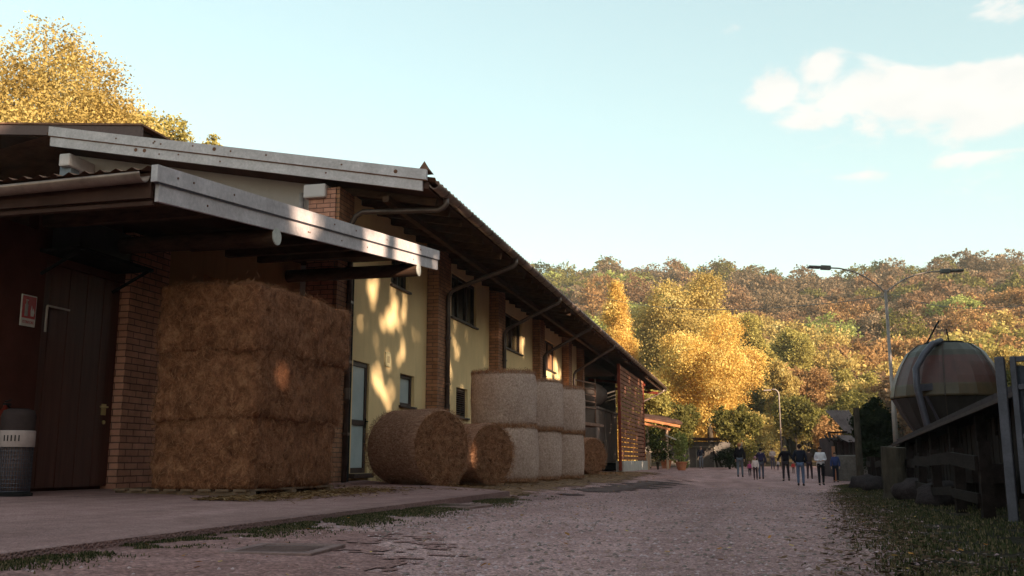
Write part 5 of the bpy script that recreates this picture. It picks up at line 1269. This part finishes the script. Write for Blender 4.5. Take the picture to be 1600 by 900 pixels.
def person(px, feet, top, label, jacket, trousers, hair, face=1, stride=.12, coat=1.0, arms='down', child=False, hat=None, group='walkers on the lane', long_hair=False, boots=(.03, .02, .02), bag=None, wide=1.0, dist=None, skirt=False):
    """face=1: walks towards the camera, -1: away"""
    if dist: p = at(px, feet, dist)
    else: p = ground_hit(px, feet, 15)
    d = math.hypot(p.x, p.y); base = Vector((p.x, p.y, g(p.x, p.y)+.01)); Hm = at(px, top, d).z-base.z; s = Hm/1.76
    az = math.atan2(p.x, p.y); t = thing('person', label, 'person', base, (-az if face > 0 else math.pi-az)+random.uniform(-.15, .15), group)
    hs = 1.25 if child else 1.0    # children: larger head
    st = stride; w = wide
    J = {'pel': (0, 0, .95), 'spi': (0, 0, 1.12), 'che': (0, 0, 1.33), 'nek': (0, .0, 1.48), 'hea': (0, -.015, 1.60), 'top': (0, -.01, 1.68),
         'hl': (-.09, 0, .90), 'hr': (.09, 0, .90), 'kl': (-.10, -.03-st*.6, .50), 'kr': (.10, -.03+st*.35, .50), 'al': (-.10, -st, .08), 'ar': (.10, st, .10), 'tl': (-.11, -st-.15, .04), 'tr': (.11, st-.13, .04),
         'sl': (-.17, 0, 1.41), 'sr': (.17, 0, 1.41)}
    if arms == 'down': J.update(el=(-.235, .03+st*.3, 1.14), er=(.235, .03-st*.3, 1.14), wl=(-.225, -.05+st*.5, .90), wr=(.225, -.07-st*.4, .90))
    elif arms == 'front': J.update(el=(-.24, .02, 1.15), er=(.24, .02, 1.15), wl=(-.09, -.20, 1.10), wr=(.09, -.20, 1.12))
    elif arms == 'out': J.update(el=(-.32, 0, 1.18), er=(.32, 0, 1.18), wl=(-.40, -.05, .98), wr=(.40, -.05, .98))
    elif arms == 'pocket': J.update(el=(-.27, .06, 1.15), er=(.27, .06, 1.15), wl=(-.18, -.05, .96), wr=(.18, -.05, .96))
    for sd in 'lr':
        wv = Vector(J['w'+sd]); dd = (wv-Vector(J['e'+sd])).normalized(); sx = -1 if sd == 'l' else 1
        J['p'+sd] = tuple(wv+dd*.07)
        for k in range(4): J[f'f{sd}{k}'] = tuple(wv+dd*(.15-.012*abs(k-1.4))+Vector((0, (k-1.5)*.022, -.005*k))+Vector((-sx*.015, 0, 0)))
        J['q'+sd] = tuple(wv+dd*.045+Vector((0, -.045, 0)))
    K = list(J); ix = {k: i for i, k in enumerate(K)}
    for c, sc_ in (('hea', hs), ('top', hs)):
        x, y, z = J[c]; J[c] = (x, y, 1.48+(z-1.48)*sc_)
    if child:
        mx = J['top'][2]+.09*hs; f = 1.76/mx
    else: f = 1
    sc3 = s*f
    E = [('pel', 'spi'), ('spi', 'che'), ('che', 'nek'), ('nek', 'hea'), ('hea', 'top'), ('pel', 'hl'), ('pel', 'hr'), ('hl', 'kl'), ('hr', 'kr'), ('kl', 'al'), ('kr', 'ar'), ('al', 'tl'), ('ar', 'tr'), ('che', 'sl'), ('che', 'sr'), ('sl', 'el'), ('sr', 'er'), ('el', 'wl'), ('er', 'wr'), ('wl', 'pl'), ('wr', 'pr')]
    for sd in 'lr': E += [('p'+sd, f'f{sd}{k}') for k in range(4)]+[('p'+sd, 'q'+sd)]
    Rr = dict(pel=(.13, .10), spi=(.115, .085), che=(.15, .10), nek=.052, hea=(.078*hs, .088*hs), top=(.062*hs, .07*hs), hl=.075, hr=.075, kl=.05, kr=.05, al=.036, ar=.036, tl=.03, tr=.03, sl=.055, sr=.055, el=.038, er=.038, wl=.026, wr=.026, pl=(.024, .034), pr=(.024, .034), ql=.010, qr=.010)
    V = [tuple(Vector(J[k])*sc3) for k in K]; EE = [(ix[a], ix[b]) for a, b in E]
    RR = [tuple(x*sc3 for x in (Rr[k] if isinstance(Rr[k], tuple) else (Rr[k], Rr[k]))) if k in Rr else (.009*sc3, .009*sc3) for k in K]
    mesh_obj(skin_mesh(V, EE, RR), 'body', SKIN, t)
    def sub(keys, radii, name, mat, sb_=1):
        kk_ = list(keys); ii = {k: n for n, k in enumerate(kk_)}
        ed = [(ii[a], ii[b]) for a, b in E if a in ii and b in ii]
        return mesh_obj(skin_mesh([tuple(Vector(J[k])*sc3) for k in kk_], ed, [tuple(x*sc3 for x in (r if isinstance(r, tuple) else (r, r))) for r in radii], sb_), name, mat, t)
    J['pel'] = (0, 0, .90 if not skirt else .78)
    jk = sub(['pel', 'spi', 'che', 'nek', 'sl', 'sr', 'el', 'er', 'wl', 'wr'], [(.175*w*coat, .13*coat), (.17*w, .13), (.185*w, .135), .07, .085, .085, .066, .066, .05, .05], 'jacket', plain('cloth_%.2f_%.2f_%.2f' % jacket, jacket, .9))
    J['pel'] = (0, 0, .93)
    sub(['pel', 'hl', 'hr', 'kl', 'kr', 'al', 'ar'], [(.14, .11), .098, .098, .068, .068, .052, .052], 'trousers', plain('cloth_%.2f_%.2f_%.2f' % trousers, trousers, .9))
    for sd in 'lr':
        a = Vector(J['a'+sd])*sc3; b = Vector(J['t'+sd])*sc3; mb = MB(); mb.tube([a+Vector((0, .05, -.02))*sc3, a+Vector((0, 0, -.025))*sc3, b], [.045*sc3, .05*sc3, .035*sc3], 8); mb.build('shoe', plain('cloth_%.2f_%.2f_%.2f' % boots, boots, .6), t, smooth=True)
    hc = Vector(J['hea'])*sc3+Vector((0, .018, .035))*sc3
    ico('hair' if not hat else 'hat', hc, (.098*hs*sc3, .108*hs*sc3, .115*hs*sc3), plain('hair_%.2f_%.2f_%.2f' % (hat or hair), hat or hair, .8), t, -.05)
    if long_hair: ico('long_hair', Vector(J['nek'])*sc3+Vector((0, .06, .03))*sc3, (.12*sc3, .07*sc3, .14*sc3), plain('hair_%.2f_%.2f_%.2f' % hair, hair, .8), t)
    hh = Vector(J['hea'])*sc3
    mb = MB(); mb.add([hh+Vector(q)*sc3*hs for q in ((-.014, -.085, -.02), (.014, -.085, -.02), (0, -.112, -.018), (0, -.086, .03))], [(0, 1, 2), (0, 2, 3), (1, 3, 2)]); mb.build('nose', SKIN, t)
    for sx in (-1, 1):
        ico('eye', hh+Vector((sx*.032, -.084, .02))*sc3*hs, (.011*sc3, .008*sc3, .009*sc3), M_black, t, sub=1); ico('ear', hh+Vector((sx*.085, .005, .0))*sc3*hs, (.012*sc3, .02*sc3, .03*sc3), SKIN, t, sub=1)
    mb = MB(); mb.bar(hh+Vector((-.024, -.086, -.048))*sc3*hs, hh+Vector((.024, -.086, -.048))*sc3*hs, .006*sc3, .008*sc3); mb.build('mouth', plain('lip', (.3, .1, .09)), t)
    if bag:
        mb = MB(); sgn = 1; mb.box(-.15*sc3, .15*sc3, .12*sc3, .27*sc3, 1.02*sc3, 1.42*sc3); b_o = mb.build('backpack', plain('bag', bag), None, bevel=.04*sc3)
        b_o.location = t.location; b_o.rotation_euler = t.rotation_euler; tag(b_o, 'dark backpack on the back of the walker in jeans', 'backpack')
    return t
BLK = (.015, .012, .016); JEAN = (.1, .1, .14); 
random.seed(3)
person(1157, 746, 691, 'ginger-haired adult in a black jacket and blue jeans, leftmost of the walkers', BLK, (.13, .13, .16), (.45, .17, .07), -1, .16, arms='down')
person(1172, 745, 720, 'small child in a bright pink jacket and dark trousers', (.48, .07, .20), BLK, (.3, .12, .1), 1, .10, child=True, hat=(.35, .10, .16))
person(1181, 750, 712, 'child in a long white coat and pink hat', (.78, .60, .58), (.04, .02, .025), (.3, .2, .1), 1, .08, child=True, hat=(.42, .20, .24), coat=1.15, skirt=True)
person(1190, 749, 699, 'adult in a dark navy jacket and jeans walking behind the white-coated child', (.05, .035, .06), (.10, .10, .14), (.04, .025, .02), -1, .24, bag=(.04, .03, .07))
person(1208, 736, 700, 'distant adult in a pale patterned jacket between the walkers', (.45, .32, .30), (.08, .06, .09), (.05, .03, .02), 1, .10, arms='front', dist=60)
person(1216, 738, 718, 'little child in a white top and dark trousers, far behind', (.50, .38, .38), (.03, .03, .06), (.06, .03, .02), 1, .06, child=True, dist=58)
person(1229, 752, 696, 'blond adult in a wide black coat and dark trousers, arms held out', BLK, (.035, .025, .03), (.50, .32, .12), 1, .22, arms='out', wide=1.12, long_hair=True)
person(1240, 740, 721, 'small child in a red jacket with a pale hood', (.50, .05, .05), (.10, .05, .05), (.1, .05, .03), 1, .05, child=True, hat=(.40, .28, .28), dist=52)
person(1252, 760, 693, 'tall adult in a dark navy coat and blue jeans, nearest of the walkers', (.018, .018, .03), (.11, .13, .21), (.035, .02, .02), -1, .03, wide=1.1, arms='pocket')
person(1266, 752, 700, 'adult in a black jacket half hidden behind the tall navy-coated walker', (.07, .045, .04), (.05, .03, .04), (.04, .025, .02), -1, .2, arms='out', dist=44)
person(1284, 759, 697, 'woman in a pale grey-white jacket and black leggings standing with hands together', (.66, .58, .62), BLK, (.06, .03, .025), 1, .10, arms='front', coat=1.1, wide=1.08, skirt=True)
person(1307, 759, 706, 'person in a bright blue top and dark trousers beside the stone wall', (.04, .05, .14), (.02, .018, .03), (.07, .04, .03), 1, .04, arms='down', dist=39)
person(1096, 735, 697, 'man in a dark top and grey jeans standing before the yard wall door', (.03, .025, .04), (.15, .14, .17), (.25, .13, .10), 1, .06, arms='pocket', dist=62, group='people standing beyond the barn')
person(1014, 724, 692, 'person in white clothing standing beyond the slatted screen', (.62, .50, .42), (.55, .44, .38), (.30, .12, .06), 1, .03, arms='front', skirt=True, dist=62, group='people standing beyond the barn')

# ------------------------------------------------------------------ air
mb = MB(); mb.box(-400, 400, -70, 500, -2.5, 110); hz = mb.build('haze', bpy.data.materials.new('haze_air'))
m = hz.data.materials[0]; m.use_nodes = True; t = m.node_tree
for n in list(t.nodes): t.nodes.remove(n)
o = t.nodes.new('ShaderNodeOutputMaterial'); v = t.nodes.new('ShaderNodeVolumePrincipled'); v.inputs['Color'].default_value = (1, .93, .88, 1); v.inputs['Density'].default_value = .0003
t.links.new(v.outputs[0], o.inputs['Volume']); tag(hz, kind='stuff', label='thin warm haze in the evening air', cat='haze')
